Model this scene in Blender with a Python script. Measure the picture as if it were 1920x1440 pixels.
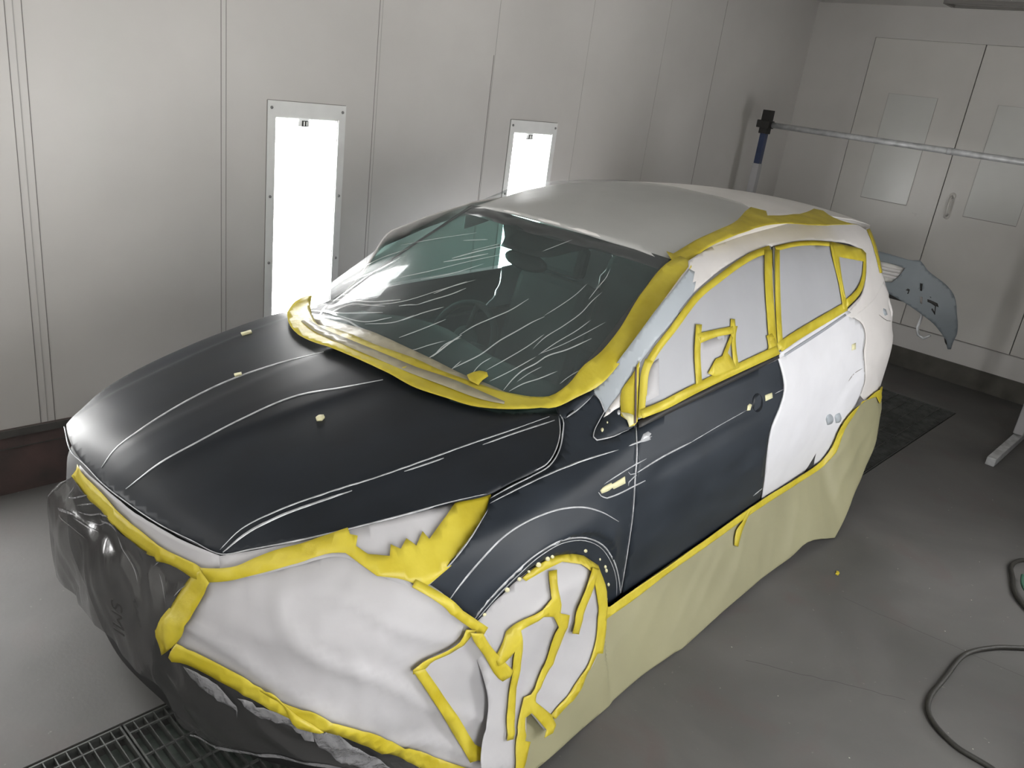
import bpy, bmesh, math, json, random
import numpy as np
from mathutils import Vector, Matrix, noise
from mathutils.geometry import delaunay_2d_cdt
random.seed(7)
scene=bpy.context.scene
COL=scene.collection
for o in list(bpy.data.objects): bpy.data.objects.remove(o)
# ------------------------------------------------------------ camera, world, light, exposure
YAWC=0.043003030032554436
cy,sy=math.cos(YAWC),math.sin(YAWC)
def c2w(p): return Vector((cy*p[0]-sy*p[1], sy*p[0]+cy*p[1], p[2]))   # car frame -> room frame
cam=bpy.data.cameras.new('camera'); camo=bpy.data.objects.new('camera',cam); COL.objects.link(camo)
cam.sensor_fit='HORIZONTAL'; cam.sensor_width=36.0; cam.lens=36.0*1513.0672809685163/1920
CX=[0.6572075647754322,-0.7431004836138944,0.12601542784414205]
CYD=[-0.18887422928306505,-0.3242322016248097,-0.9269304207664438]
CZF=[0.7296607035565739,0.5853846177363433,-0.35344038677406536]
rx,ry,rz=c2w(CX),-c2w(CYD),-c2w(CZF)
mw=Matrix(((rx.x,ry.x,rz.x),(rx.y,ry.y,rz.y),(rx.z,ry.z,rz.z))).to_4x4()
mw.translation=c2w((-0.9202888628669255,-2.133929594433675,2.1407903802174304))
camo.matrix_world=mw; cam.clip_start=.02; cam.clip_end=60
scene.camera=camo
scene.view_settings.view_transform='Standard'; scene.view_settings.look='None'
scene.view_settings.exposure=0.08; scene.view_settings.gamma=1.0; scene.view_settings.use_curve_mapping=False
W=bpy.data.worlds.new('world'); scene.world=W; W.use_nodes=True
W.node_tree.nodes['Background'].inputs[0].default_value=(.9,.95,1,1); W.node_tree.nodes['Background'].inputs[1].default_value=.02
scene.cycles.max_bounces=8; scene.cycles.diffuse_bounces=5; scene.cycles.glossy_bounces=4
scene.cycles.transparent_max_bounces=16; scene.cycles.transmission_bounces=4
scene.cycles.caustics_reflective=False; scene.cycles.caustics_refractive=False
scene.cycles.use_denoising=True
PANEL_LIGHT=18.5     # strength of the wall light panes
CEIL_FILL=7.0      # strength of the added ceiling fill lights
# ------------------------------------------------------------ body surfaces of the car (metres, car frame)
def pch(xs,ys):
    xs=np.array(xs,float);ys=np.array(ys,float)
    h=np.diff(xs);d=np.diff(ys)/h
    m=np.zeros(len(xs));m[0]=d[0];m[-1]=d[-1]
    for i in range(1,len(xs)-1):
        m[i]=0 if d[i-1]*d[i]<=0 else 2/(1/d[i-1]+1/d[i])
    def g(x):
        x=np.clip(x,xs[0],xs[-1]);i=np.clip(np.searchsorted(xs,x)-1,0,len(xs)-2)
        t=(x-xs[i])/h[i]
        return ys[i]*(1+2*t)*(1-t)**2+h[i]*m[i]*t*(1-t)**2+ys[i+1]*t*t*(3-2*t)-h[i]*m[i+1]*t*t*(1-t)
    return g
def sm(t):
    q=np.clip(t,0,1); return q*q*(3-2*q)
def smin(a,b,k): 
    h=np.clip(.5+.5*(b-a)/k,0,1); return b*(1-h)+a*h-k*h*(1-h)
def smax(a,b,k): return -smin(-a,-b,k)
zc=pch([-.1,-.05,0,.1,.25,.5,.8,1.1,1.4],[.84,.90,.94,.985,1.022,1.068,1.112,1.148,1.165])
dr=pch([0,.25,.45,.6,.7,.8,.9],[0,.005,.018,.034,.052,.088,.17])
yc1=pch([-.03,.3,.8,1.2],[.08,.105,.165,.19]) # inner crease
yc2=pch([.0,.35,.65,1.2],[.465,.525,.588,.66]) # outer crease
def H(x,y):
    ay=np.abs(y); xs=x-0.16*ay**2/.25*.45
    z=zc(xs)-dr(ay)*(1.2-.6*np.clip(x,0,1.0))
    k=sm((x+.02)/.15)
    z=z-.009*k*(1-np.exp(-np.maximum(ay-yc1(x),0)/.035))
    q=np.maximum(ay-yc2(x),0)
    z=z-.009*k*(1-np.exp(-q/.02))
    return z
pp=pch([-.05,.0,.1,.2,.35,.6,.9,1.3,2,3.2,3.6,3.9,4.15,4.3,4.4,4.48,4.52],[.45,.55,.68,.76,.84,.895,.925,.925,.925,.925,.925,.925,.915,.89,.84,.74,.55])
ft=pch([.3,.75,1.0,1.3,1.6],[.93,.965,1.00,1.06,1.10])
gF=pch([-.9,-.6,-.45,-.2,-.1,-.05,-.015,0,.03,.08,.5],[.10,.04,.012,0,.015,.035,.08,.115,.18,.26,.9])
gM=pch([.2,.38,.5,.65,.8,.93,1.0,1.08,1.2,1.35,1.45,1.52,1.57,1.62,1.66],[.07,.025,.012,0,0,.008,.035,.062,.108,.175,.23,.285,.345,.43,.56])
def S(x,z):
    w=sm((x-1.2)/.4)
    s=pp(x)-(gF(z-ft(x))*(1-w)+gM(z)*w)
    # front wheel arch flare and recessed cladding ledge
    r=np.hypot(x-.92,z-.35)
    fl=.016*sm((.575-r)/.10)-.022*sm((.468-r)/.012)
    fl=fl*sm((1.36-x)/.12)*sm((z-.25)/.1)
    # rear arch bulge
    r2=np.hypot(x-3.72,z-.40)
    fl2=(.014*sm((.50-r2)/.05))*sm((x-3.3)/.2)*sm((4.25-x)/.1)
    # door crease
    zl=.905+(x-1.35)*.04
    cr=-.010*np.exp(-((z-zl+.03)/.03)**2)*sm((x-1.4)/.15)*sm((4.0-x)/.6)
    return s+fl+fl2+cr
zr=pch([1.6,1.75,1.9,2.2,2.6,3,3.5,4,4.2,4.4],[1.51,1.575,1.612,1.655,1.685,1.695,1.685,1.655,1.635,1.60])
def R(x,y): return zr(x)-(.09-.045*sm((x-2.0)/.5))*(np.abs(y)/.56)**2.2
def WS(x,y): return 1.12+.545*(x-.97)-.36*y*y+.02*np.sin(np.pi*np.clip((x-.97)/.9,0,1))
def TOP(x,y):
    ws=WS(x,y)+.14*np.maximum(y-.56,0)*sm((x-1.0)/.3)
    m=smin(ws,R(x,y),.010)+.002
    h=H(x,y)-.25*np.clip(x-1.15,0,1)
    return smax(m,h,.02)+.055*np.exp(-((x-1.13)**2+(y-.80)**2)/.010)
_P=[(1.7,.975),(1.1,.97),(.8,.955),(.5,.9),(.3,.84),(.15,.74),(.06,.62),(0,.48),(-.05,.25),(-.07,0),(-.05,-.25),(0,-.48),(.06,-.62),(.15,-.74),(.3,-.84),(.5,-.90),(.8,-.955),(1.1,-.97),(1.7,-.975)]
_P=np.array(_P);_s=np.concatenate([[0],np.cumsum(np.hypot(*np.diff(_P,axis=0).T))]);_s-=_s[9]
fx=pch(_s,_P[:,0]); fy=lambda s: np.interp(s,_s,_P[:,1])
fy=pch(_s,_P[:,1])
ez=pch([-.3,0,.1,.3,.45,.6,.72,.78,1.0],[.10,.06,.04,0,-.03,-.035,-.02,0,0])
def front(s,z):
    e=1e-3
    tx=(fx(s+e)-fx(s-e));ty=(fy(s+e)-fy(s-e));n=np.hypot(tx,ty)+1e-12;tx/=n;ty/=n
    # travelling from +y side round to -y side, inward normal = (-ty, tx)
    nx,ny=-ty,tx
    a=np.abs(s)
    k=.03+.13*sm((a-.4)/.35)
    side=sm((a-.9)/.4)
    E=ez(z)*(1-side)-side*.115*sm((.45-z)/.45)+k*np.clip((z-.76)/.18,0,1.3)**1.4
    wr=.004*np.sin(9*s+6*z)*np.sin(14*z-5*s)
    E=E+wr
    return fx(s)+nx*E, fy(s)+ny*E, z+0*s
zt=pch([.6,1.3,3.42,3.52,3.7,4.1,4.35],[.37,.37,.36,.46,.60,.66,.58])
yb=pch([.6,.913,1.15,1.49,1.75,2.2,2.55,2.81,2.97,3.34,4.4],[-1.09,-1.075,-1.04,-1.03,-1.045,-1.06,-1.07,-1.08,-1.10,-1.14,-1.17])
def skirt(x,t):
    z0=zt(x); zz=z0*(1-np.minimum(t,0)); y0=-S(np.maximum(x,1.1),zz)-.008; y0=np.where(x<1.3,np.minimum(-.932,y0),y0)
    tp=np.maximum(t,0);u=tp**1.15
    y=y0*(1-u)+yb(x)*u
    fold=.012*np.sin(7*x+2.5*t)*tp*(1-tp)+.010*np.sin(15*x-4*t+1)*tp*tp*(1.02-tp)-.014*np.exp(-((x-3.05-.6*t)/.12)**2)*tp*(1.3-tp)
    return x+0*t,y+fold,z0*(1-t)+.004
def wheelp(x,z): # paper stretched over the wheel opening
    r=np.hypot(x-.92,z-.35)
    y=.965-.075*sm((r-.30)/.11)*sm((z-.42)/.16)+.125*sm((.45-z)/.45)+.010*np.sin(5*x)*np.sin(6*z+1)
    return x+0*z,-y+0*x,z+0*x
SURF={
 'hood':(lambda a,b:(a+0*b,b+0*a,H(a,b)),(-.1,1.4),(-.95,.95),(.45,0,-3)),
 'side':(lambda a,b:(a+0*b,-S(a,b),b+0*a),(-.05,4.52),(.15,1.655),(2,9,.6)),
 'roof':(lambda a,b:(a+0*b,b+0*a,R(a,b)),(1.65,4.4),(-.66,.66),(3,0,-3)),
 'ws':(lambda a,b:(a+0*b,b+0*a,WS(a,b)),(.8,2.1),(-.85,.85),(2.2,0,-3)),
 'top':(lambda a,b:(a+0*b,b+0*a,TOP(a,b)),(.75,3.3),(-.8,.98),(2,0,-3)),
 'front':(front,(_s[0],_s[-1]),(-.3,1.02),(3,0,.3)),
 'skirt':(skirt,(.6,4.4),(-.25,1.0),(2,9,.3)),
 'wheelp':(wheelp,(.3,1.6),(-.15,.9),(1,9,.4)),
}
YAW=0.043003030032554436; CA=np.cos(YAW); SA=np.sin(YAW)
def w2c(x,y,z): return CA*x+SA*y, -SA*x+CA*y, z
def bumper(y,z):
    x=5.85+.30*((y-.35)/1.0)**2-.05*np.cos((z-.9)*4)
    return w2c(x+0*z,y+0*z,z+0*y)
SURF['bumper']=(bumper,(-.9,1.0),(.4,1.4),(3,0,1))
# outlines of panels, papers and tapes on those surfaces (tenths of a millimetre, as steps)
_D={'hood':('hood',[-491,0,0,-110,8,-301,11,-293,14,-284,18,-277,22,-261,25,-256,28,-247,33,-240,34,-235,39,-228,49,-247,54,-241,58,-231,60,-227,64,-219,58,-192,62,-187,62,-185,65,-180,67,-173,136,-124,141,-117,146,-109,150,-104,142,-97,141,-99,139,-102,141,-101,142,-98,146,-95,149,-90,159,-91,161,-89,166,-84,168,-82,171,-81,174,-77,163,-71,165,-69,168,-67,170,-67,172,-65,174,-65,176,-65,178,-64,180,-64,187,-65,191,-63,193,-62,196,-61,198,-62,199,-63,201,-65,202,-68,206,-77,205,-84,208,-83,215,-73,227,-58,227,-33,235,-20,240,-16,242,-22,208,-29,212,-30,214,-30,218,-23,204,-22,206,-17,212,8,294,69,300,116,276,142,270,169,274,189,224,148,226,161,184,183,105,187,-201,123,-206,118,-194,125,-174,138,-188,157,-190,153,-188,155,-181,159,-168,170,-149,185,-129,189,-119,198,-107,208,-92,221,-70,237,-49,254,-34,267,-27,276,-26,280,-35,277,-43,279,-48,278,-59,269,-80,250,-69,263,-31,307,-31,312,-30,317,-29,321,-30,319,30,319,29,321,30,317,31,312,31,307,69,263,80,250,59,269,48,278,43,279,35,277,26,280,27,276,34,267,49,254,70,237,92,221,107,208,119,198,129,189,149,185,168,170,181,159,188,155,190,153,188,157,174,138,194,125,206,118,201,123,-105,187,-184,183,-226,161,-224,148,-274,189,-270,169,-276,142,-300,116,-294,69,-212,8,-206,-17,-204,-22,-218,-23,-214,-30,-212,-30,-208,-29,-242,-22,-240,-16,-235,-20,-227,-33,-227,-58,-215,-73,-208,-83,-205,-84,-206,-77,-202,-68,-201,-65,-199,-63,-198,-62,-196,-61,-193,-62,-191,-63,-187,-65,-180,-64,-178,-64,-176,-65,-174,-65,-172,-65,-170,-67,-168,-67,-165,-69,-163,-71,-174,-77,-171,-81,-168,-82,-166,-84,-161,-89,-159,-91,-149,-90,-146,-95,-142,-98,-141,-101,-139,-102,-141,-99,-142,-97,-150,-104,-146,-109,-141,-117,-136,-124,-67,-173,-65,-180,-62,-185,-62,-187,-58,-192,-64,-219,-60,-227,-58,-231,-54,-241,-49,-247,-39,-228,-34,-235,-33,-240,-28,-247,-25,-256,-22,-261,-18,-277,-14,-284,-11,-293,-8,-301]),
'fender':('side',[7236,9658,233,30,236,33,237,33,240,32,225,29,227,28,231,28,235,30,266,33,270,36,275,53,217,57,213,67,206,74,262,112,242,123,223,133,146,99,136,103,134,106,234,67,234,69,223,77,286,116,273,127,261,135,41,-65,34,-71,9,-107,-11,-115,-40,-160,-248,-129,-262,-118,-226,-88,-221,-88,-167,-79,37,-63,226,19,237,20,298,36,309,47,321,37,313,25,-146,-153,-126,-158,-81,-181,-58,-196,-57,-209,-45,-219,-27,-230,-3,-243,30,-251,65,-272,77,-280,80,-287,75,-289,64,-289,57,-290,51,-290,48,-291,56,-300,89,-337,114,-358,117,-365,102,-360,86,-317,90,-323,101,-335,129,-359,-169,-188,-165,-192,-163,-193,-301,479,-256,441,-248,420,-267,410,-322,436,-399,470,-426,440,-365,334,-380,310,-382,268,-452,256,-431,197,-399,150,-370,106,-299,52,-266,12,-239,-17,-222,-31,-236,-55,-212,-78,-198,-92,-190,-98,-177,-95,-170,-101,-160,-110,-148,-121,-132,-136,-118,-150,-113,-154,-114,-153,-518,497,-225,209,-190,174,-189,175,-212,202,-177,171,-163,159,-153,151,-147,144,-142,140,146,54,147,56,141,63,139,69,139,73,139,75,167,95,168,97,170,100,178,96,187,91,215,88,226,84,229,87,227,89,233,86,126,54]),
'mirror_base':('side',[13234,10970,-250,-127,-260,-120,-226,-88,-221,-88,-167,-79,37,-63,226,19,237,20,295,31,307,41,326,48,298,53,165,147,146,159,121,171,96,184,82,191,-205,-33,-202,-50,-261,-117,-267,-148]),
'front_door':('side',[14010,10600,357,46,377,41,392,37,418,30,448,22,465,19,477,18,455,17,466,17,476,17,487,17,499,17,510,18,522,18,534,18,612,22,629,22,646,23,664,23,683,24,703,24,723,26,94,-234,91,-236,103,-267,89,-268,13,-253,-72,-239,-24,-246,-93,-227,-218,-182,-272,-252,-203,-276,-117,-308,2,-315,59,-338,97,-353,118,-365,124,-371,222,-447,312,-493,288,-493,196,-431,192,-436,265,-478,-617,-22,-603,-23,-589,-22,-575,-23,-564,-21,-554,-20,-544,-18,-535,-16,-551,-16,-539,-17,-527,-15,-518,-14,-511,-11,-504,-7,-498,-3,-494,1,-442,7,-439,11,-433,14,-428,16,-420,16,-376,-10,-336,-35,-312,-49,-140,368,-106,338,-90,324,-85,317,-97,357,-109,361,-114,360,-98,343,-67,306,-58,296,-60,294,-65,294,-68,291,-71,288,-73,285,-68,279,-60,272,-32,254,-3,248,18,234,45,220,58,211,67,204,87,192,135,170]),
'rear_door':('side',[25564,11160,633,62,649,64,665,67,678,72,671,80,682,87,703,87,736,79,815,68,853,60,885,57,911,61,463,-161,475,-164,513,-161,472,-178,343,-225,226,-239,137,-254,39,-252,-170,-335,-223,-326,-117,-254,142,-314,149,-323,-57,-293,256,-388,191,-381,-15,-362,-130,-328,-165,-299,-224,-278,-214,-280,-133,-307,-57,-328,-29,-340,-29,-342,-18,-348,89,-387,166,-420,74,-382,-213,-244,-434,-139,-524,-90,-636,-56,-548,-73,-523,-73,-581,-45,-836,45,-848,63,-838,69,-821,73,-800,72,-773,68,-743,61,-449,542,-278,452,-219,416,-211,405,-298,498,-313,495,-227,452,-130,373,-121,367,-99,355,-59,339,0,315,107,285,181,258,221,244,248,200,158,232,-1,282,65,242,-1,252,-86,268,-117,269,-139,268]),
'rear_quarter':('side',[35366,11627,-444,206,-382,213,715,147,758,142,767,149,738,170,671,205,597,260,504,289,482,302,519,304,638,290,60,-344,108,-355,164,-361,254,-371,557,-414,601,-450,-397,-242,-280,-260,403,-335,757,-401,-121,-241,121,-361,120,-361,-241,-241,-421,-251,301,-472,-120,-361,240,-481,-120,-362,-241,-361,241,-481,-120,-362,-121,-361,-1443,0,121,-120,-616,168,-1391,274,-1063,152,-1035,493,116,334,29,358,-198,383,-273,393,50,296,-103,313,-133,316,141,252,247,321,163,337,-40,253,-139,256,-265,235,-308,230,-610,149]),
'rail':('side',[13201,11488,228,145,215,152,205,159,194,164,183,171,188,192,180,197,173,201,170,203,170,203,176,202,189,198,215,190,282,173,385,146,398,148,409,151,367,134,379,134,397,136,414,136,437,136,465,135,332,183,571,75,593,79,614,79,638,76,658,72,732,71,764,65,789,62,827,57,856,56,760,45,797,43,805,40,814,30,903,22,871,13,847,4,828,-1,818,-7,803,-10,782,-17,753,-23,746,-34,705,-43,810,-55,844,-75,726,-119,393,-128,326,-152,383,-160,-346,-218,-199,-232,-132,-244,-119,-292,-43,-303,74,-333,153,-341,195,-349,224,-357,-790,-233,-726,-236,-741,-215,-931,-196,-1003,-144,-1010,-121,-957,-127,-480,152,-470,150,827,161,853,164,768,211,594,261,483,298,391,320,322,331,202,296,156,299,209,293,-470,223,-474,201,-624,152,-735,105,-791,72,-813,55,-770,51,-816,52,-820,37,-818,27,-813,17,-785,10,-780,2,-772,-7,-763,-15,-754,-23,-751,-32,-732,-39,-719,-47,-699,-55,-675,-65,-649,-75,-568,-80,-542,-89,-521,-93,-503,-93,-507,-94,-489,-94,-469,-98,-445,-106,-430,-119,-401,-129,-376,-137,-358,-140,-344,-141,-338,-138,-337,-134,-342,-122,-335,-118,-250,-144,-199,-161,-168,-174,-142,-188,-136,-226,-126,-228,-108,-204,-99,-203,-94,-201,-91,-199,-100,-194,-126,-180,-154,-166,-186,-151,11,124,6,127,-2,132,-16,138,-227,-75,-230,-73,-238,-67,59,127,50,133,4,120,-54,87]),
'pillar_primer':('side',[13201,11488,228,145,215,152,205,159,194,164,183,171,188,192,180,197,173,201,170,203,170,203,176,202,188,198,215,191,279,174,384,147,399,147,413,149,428,149,449,149,471,150,496,150,525,150,312,-127,-261,-159,-242,-160,269,13,-220,-164,-218,-163,-310,-179,-356,-157,-386,-139,-403,-127,-403,-122,-390,-121,-361,-128,-331,-127,-317,-127,-243,-149,-199,-162,-178,-169,-168,-173,-155,-170,-154,-170,-155,-169,-161,-167,-168,-162,-199,-177,-209,-171,-221,-164,-238,-154,-256,-142,59,127,50,133,4,120,-54,87]),
'seal':('side',[13878,10614,194,171,153,190,114,209,90,221,88,225,98,226,114,225,136,224,128,179,133,176,157,185,176,176,203,164,254,148,337,124,346,127,339,133,340,138,348,141,362,140,380,137,405,129,434,121,477,113,504,105,529,101,549,101,515,93,535,94,557,89,587,78,645,71,669,60,687,51,705,42,717,34,728,29,755,21,763,12,769,3,775,-4,782,-11,811,-18,819,-28,822,-36,823,-45,910,-55,914,-67,873,-100,740,-117,661,-157,390,-171,381,-192,-268,-325,-194,-333,-234,-332,-296,-319,-342,-313,-426,-292,-547,-256,-749,-226,-848,-176,-885,-139,-762,-78,-789,-41,-792,-22,-771,-20,-731,-38,-764,-65,-725,-78,-695,-85,-671,-89,-653,-88,-642,-81,-635,-72,-633,-58,-620,-43,-613,-34,-603,-27,-592,-22,-581,-19,-567,-18,-553,-18,-539,-20,-533,-22,-522,-20,-510,-20,-499,-19,-488,-19,-477,-18,-466,-17,-456,-18,-475,-19,-465,-18,-452,-18,-427,-26,-403,-31,-382,-37,-365,-41]),
'belt_front':('side',[14147,10727,344,54,350,56,369,50,393,43,437,28,467,20,478,19,454,16,465,14,476,14,488,14,498,13,511,14,521,15,534,16,612,20,630,20,646,22,664,23,683,23,702,24,723,25,67,-194,-652,-25,-634,-25,-619,-23,-604,-24,-588,-22,-575,-22,-560,-22,-548,-21,-534,-21,-522,-20,-510,-20,-498,-20,-488,-18,-476,-19,-467,-18,-456,-17,-469,-18,-459,-16,-447,-18,-423,-23,-398,-30,-377,-35,-359,-41]),
'belt_rear':('side',[25727,11341,606,58,621,59,635,62,647,66,673,75,683,82,705,82,733,77,803,70,837,64,866,63,891,66,713,-242,-815,-75,-792,-74,-771,-71,-752,-69,-734,-66,-813,-69,-792,-64,-769,-62,-745,-64,-649,-59,-632,-59,-616,-58,-601,-57]),
'belt_dark':('side',[26155,11183,656,64,673,65,692,66,749,69,773,69,794,72,814,77,716,72,731,76,750,78,770,80,116,-119,-754,-82,-734,-80,-716,-77,-702,-72,-835,-82,-814,-75,-793,-71,-773,-68,-690,-59,-674,-55,-657,-55]),
'wpaper_front':('side',[14190,10764,174,188,144,203,112,219,97,226,90,229,84,233,79,236,74,237,134,127,173,163,180,163,200,159,249,145,315,127,325,126,341,131,345,135,355,136,367,135,384,133,406,128,431,121,468,117,493,114,518,108,544,102,580,98,607,91,635,86,661,80,537,62,555,58,568,48,765,42,777,23,801,25,-372,-208,-294,-217,-239,-222,-196,-228,-161,-233,-152,-273,-123,-278,-105,-280,-96,-282,-87,-284,-79,-285,-70,-274,-67,-275,-62,-276,-55,-278,-46,-281,-665,-47,-652,-42,-570,-24,-563,-14,-555,-9,-542,-9,-527,-12,-552,-19,-538,-21,-524,-22,-511,-23,-500,-22,-488,-22,-478,-21,-456,-20,-444,-22,-435,-22,-427,-21,-410,-21,-373,-31,-347,-36,-280,-31,-268,-33]),
'wpaper_rear':('side',[27838,15474,819,15,846,16,854,5,843,-7,847,-19,844,-32,683,-41,676,-51,701,-54,-230,-240,-156,-248,-98,-257,-39,-283,21,-292,49,-296,45,-301,18,-302,-28,-302,-86,-306,-96,-306,-891,-88,-864,-87,-839,-83,-820,-77,-740,-61,-728,-54,-710,-51,-688,-53,-661,-60,-616,-65,-596,-69,-582,-67,33,278,39,276,48,273,55,272,63,271,79,285,90,283,105,281,117,280,137,276,168,273,220,279,278,271,343,265]),
'wpaper_quarter':('side',[34811,15313,794,-111,841,-117,762,-78,790,-80,626,-142,417,-237,-320,-343,-292,-347,-289,-321,-331,-314,-462,-285,-351,-148,-387,-135,-686,-171,-748,-136,-728,-133,4,290,6,287,-3,304,-6,301,-8,298,-8,295,4,289,31,282,59,260,105,251]),
'wf_tape_a':('side',[14896,11416,68,148,61,151,57,148,58,144,66,139,78,132,107,145,126,143,141,139,170,133,222,114,263,102,277,102,285,104,289,107,269,106,268,108,269,110,273,109,278,108,288,104,299,99,313,93,330,86,313,70,330,67,344,64,358,64,367,66,378,68,385,69,393,67,401,66,412,63,423,59,480,62,488,59,494,50,458,36,480,28,503,25,518,28,212,233,-529,-29,-522,-26,-524,-31,-527,-40,-560,-54,-531,-61,-513,-63,-449,-62,-439,-65,-420,-67,-408,-69,-393,-68,-381,-67,-370,-65,-364,-64,-360,-66,-350,-70,-342,-76,-359,-92,-337,-99,-318,-104,-300,-108,-286,-110,-274,-109,-267,-109,-261,-106,-258,-102,-279,-105,-281,-102,-279,-104,-230,-120,-180,-140,-150,-152,-132,-152,-124,-158,-114,-167,-90,-158,-75,-157,-66,-154,-62,-150,-63,-145,-72,-142]),
'wf_tape_a2':('side',[14429,10766,118,125,104,131,88,139,76,145,71,148,59,135,54,137,54,133,56,131,63,126,81,138,92,140,95,144,-233,77,-86,-146,-88,-149,-86,-154,-70,-145,-61,-141,-57,-139,-56,-134,-59,-131,-72,-146,-79,-144,-90,-137,-105,-129,-120,-121]),
'wf_tape_b':('side',[26726,15415,-321,-176,-268,-182,-236,-186,-202,-191,-170,-195,-140,-199,-114,-203,-96,-205,-80,-206,-71,-206,-65,-208,-59,-208,-52,-202,-45,-204,-38,-204,-34,-206,-30,-206,-27,-207,-22,-208,-19,-210,819,-99,14,215,18,213,22,211,27,210,30,209,35,208,41,206,49,206,56,212,61,211,69,209,77,208,91,206,110,203,134,200,160,195,197,191,230,189,266,187,314,181]),
'wf_tape_c':('side',[14364,10766,193,26,201,23,206,23,220,21,277,25,293,22,312,18,321,18,323,20,327,19,331,20,336,18,342,16,345,14,351,13,358,13,365,13,371,12,379,13,385,11,392,12,399,12,406,12,451,13,460,13,470,12,480,13,489,12,501,13,510,13,521,14,-295,396,-514,-17,-505,-17,-494,-16,-484,-17,-475,-15,-466,-17,-457,-16,-447,-16,-402,-15,-396,-15,-388,-15,-382,-15,-375,-14,-369,-16,-363,-15,-356,-16,-351,-16,-345,-17,-346,-19,-338,-20,-331,-22,-324,-22,-317,-22,-306,-22,-269,-33,-244,-39,-227,-42,-182,-34,-179,-34,-176,-35,-174,-35]),
'wf_tape_tab':('side',[24524,12188,568,34,179,-189,144,-192,16,-226,-36,-224,-568,-4,-556,-3,183,171,140,180,-8,225]),
'wf_box_l':('side',[18622,13387,441,-55,-134,-228,-131,-227,-119,-229,-98,-232,-62,-207,-44,-210,-33,-212,-27,-215,-28,-214,-469,-34,32,235,32,235,39,232,52,229,71,227,98,229,118,226,130,225]),
'wf_box_t':('side',[18572,13070,516,-17,529,-17,543,-18,448,-18,458,-18,467,-20,-9,-141,-7,-143,-499,30,-487,30,-475,16,-470,-6,-455,-19,-445,-19,-59,181]),
'wf_box_r':('side',[21459,13236,365,-44,-62,-259,186,-23,-240,-237,-120,-241,-57,-250,-20,-275,25,-282,33,-284,-485,-4,12,227,16,226,23,223,30,222,32,200,39,199,53,197,79,203]),
'wf_box_x':('side',[18918,11581,256,135,261,137,265,137,549,15,302,218,220,151,227,150,231,152,138,-142,-217,-161,-213,-160,-210,-159,191,-170,174,-174,106,-160,91,-163,-415,-19,-408,-18,-409,-4,-335,15,-332,19]),
'wf_box_paper':('side',[18673,12788,490,-14,502,-14,514,-15,526,-15,539,-15,-77,-249,-73,-250,-20,-255,67,-281,102,-286,-610,-6,-594,-6,-579,-6,-564,-6,-549,-5,43,240,48,239,53,238,57,236,60,236]),
'wf_strip':('side',[15291,12316,203,162,252,137,-62,-242,-62,-243,-60,-243,-61,-242,-61,-242,-262,-69,-248,-73,-241,-74,112,188,100,194,100,197,85,187,85,188]),
'wr_tape_top':('side',[27814,15307,604,16,617,20,620,15,613,4,561,-7,565,-16,570,-22,574,-28,538,-33,540,-39,560,-44,574,-44,361,169,-566,43,-545,42,-546,40,-552,33,-584,27,-582,22,-587,15,-596,7,-653,-4,-650,-16,-632,-18,-611,-17]),
'wr_tape_l':('side',[27752,15358,-318,-186,-272,-191,-235,-196,-202,-199,-172,-203,-128,-180,-115,-182,-100,-184,-92,-185,-83,-185,-77,-186,-70,-187,-64,-189,-60,-204,-52,-205,-46,-207,-40,-207,-37,-208,-32,-209,-29,-210,562,-70,25,214,29,212,32,211,38,210,42,208,49,207,57,206,60,189,67,189,73,188,82,187,88,186,98,186,109,183,126,182,167,205,196,201,232,198,268,194,314,190]),
'wr_tape_c':('side',[25907,11328,440,51,445,53,451,52,459,50,462,44,478,42,492,40,506,39,519,39,532,41,541,42,541,43,551,44,562,44,574,45,585,46,598,47,-477,416,-593,-47,-580,-47,-569,-45,-558,-45,-547,-44,-535,-43,-532,-42,-524,-40,-516,-40,-509,-40,-499,-41,-489,-43,-478,-47,-473,-50,-456,-53,-443,-53,-435,-51]),
'wr_tape_r':('side',[34453,15248,-226,-217,-172,-222,-116,-230,-53,-212,-11,-215,13,-217,24,-220,18,-220,6,-211,2,-213,1,-215,4,-218,10,-219,19,-221,610,-33,-32,224,-21,221,-16,221,-14,220,-13,219,-19,217,-29,227,-35,224,-25,220,2,214,42,210,106,228,165,224,220,218]),
'wq_tape':('side',[34811,15313,794,-111,841,-117,697,-97,727,-99,754,-104,417,-237,-320,-343,-292,-347,-289,-321,-331,-314,-462,-285,-351,-148,-387,-135,-686,-171,-748,-136,-728,-133,44,206,49,206,917,144,872,182,466,165,405,187,415,283,300,306,335,303,-896,116,-863,111,-832,108,-801,103,-173,-298,-122,-304,-69,-310,-20,-270,7,-272,25,-276,34,-278,-234,181,-43,303,-26,300,-11,297,4,293,29,288,64,282,101,255,156,248]),
'pillar_tape':('side',[14642,12060,132,159,122,165,120,167,-72,-222,-77,-219,-81,-217,-86,-213,-90,-212,-96,-209,-116,-200,-146,-185,-176,-169,-226,-75,-249,-21,141,144,-60,61,-57,59,151,168,116,185,114,190,145,188,160,155,171,146]),
'pillar_tape_pale':('side',[13702,10951,130,-13,124,-21,118,-47,-113,-110,-125,-102,-235,-49,103,146,-29,78]),
'pillar_gap':('side',[14801,12301,59,37,-73,-227,-78,-226,-84,-222,-90,-219,-99,-213,-123,-203,-157,-185,-187,-169,-112,-18,195,165,167,181,130,200,108,211,95,217,89,220,83,224]),
'mirror_sand':('side',[13011,10847,266,149,202,120,196,122,190,124,180,131,36,-91,-137,-153,-152,-146,-215,-69,-152,-58,-154,-58]),
'mhole0':('side',[12654,10592,-45,-24,-45,-14,-28,1,29,39,45,23,45,14,28,0,-1,-15]),
'mhole1':('side',[13025,10740,-25,-14,-25,-8,-16,0,15,23,25,14,25,9,16,0]),
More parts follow.
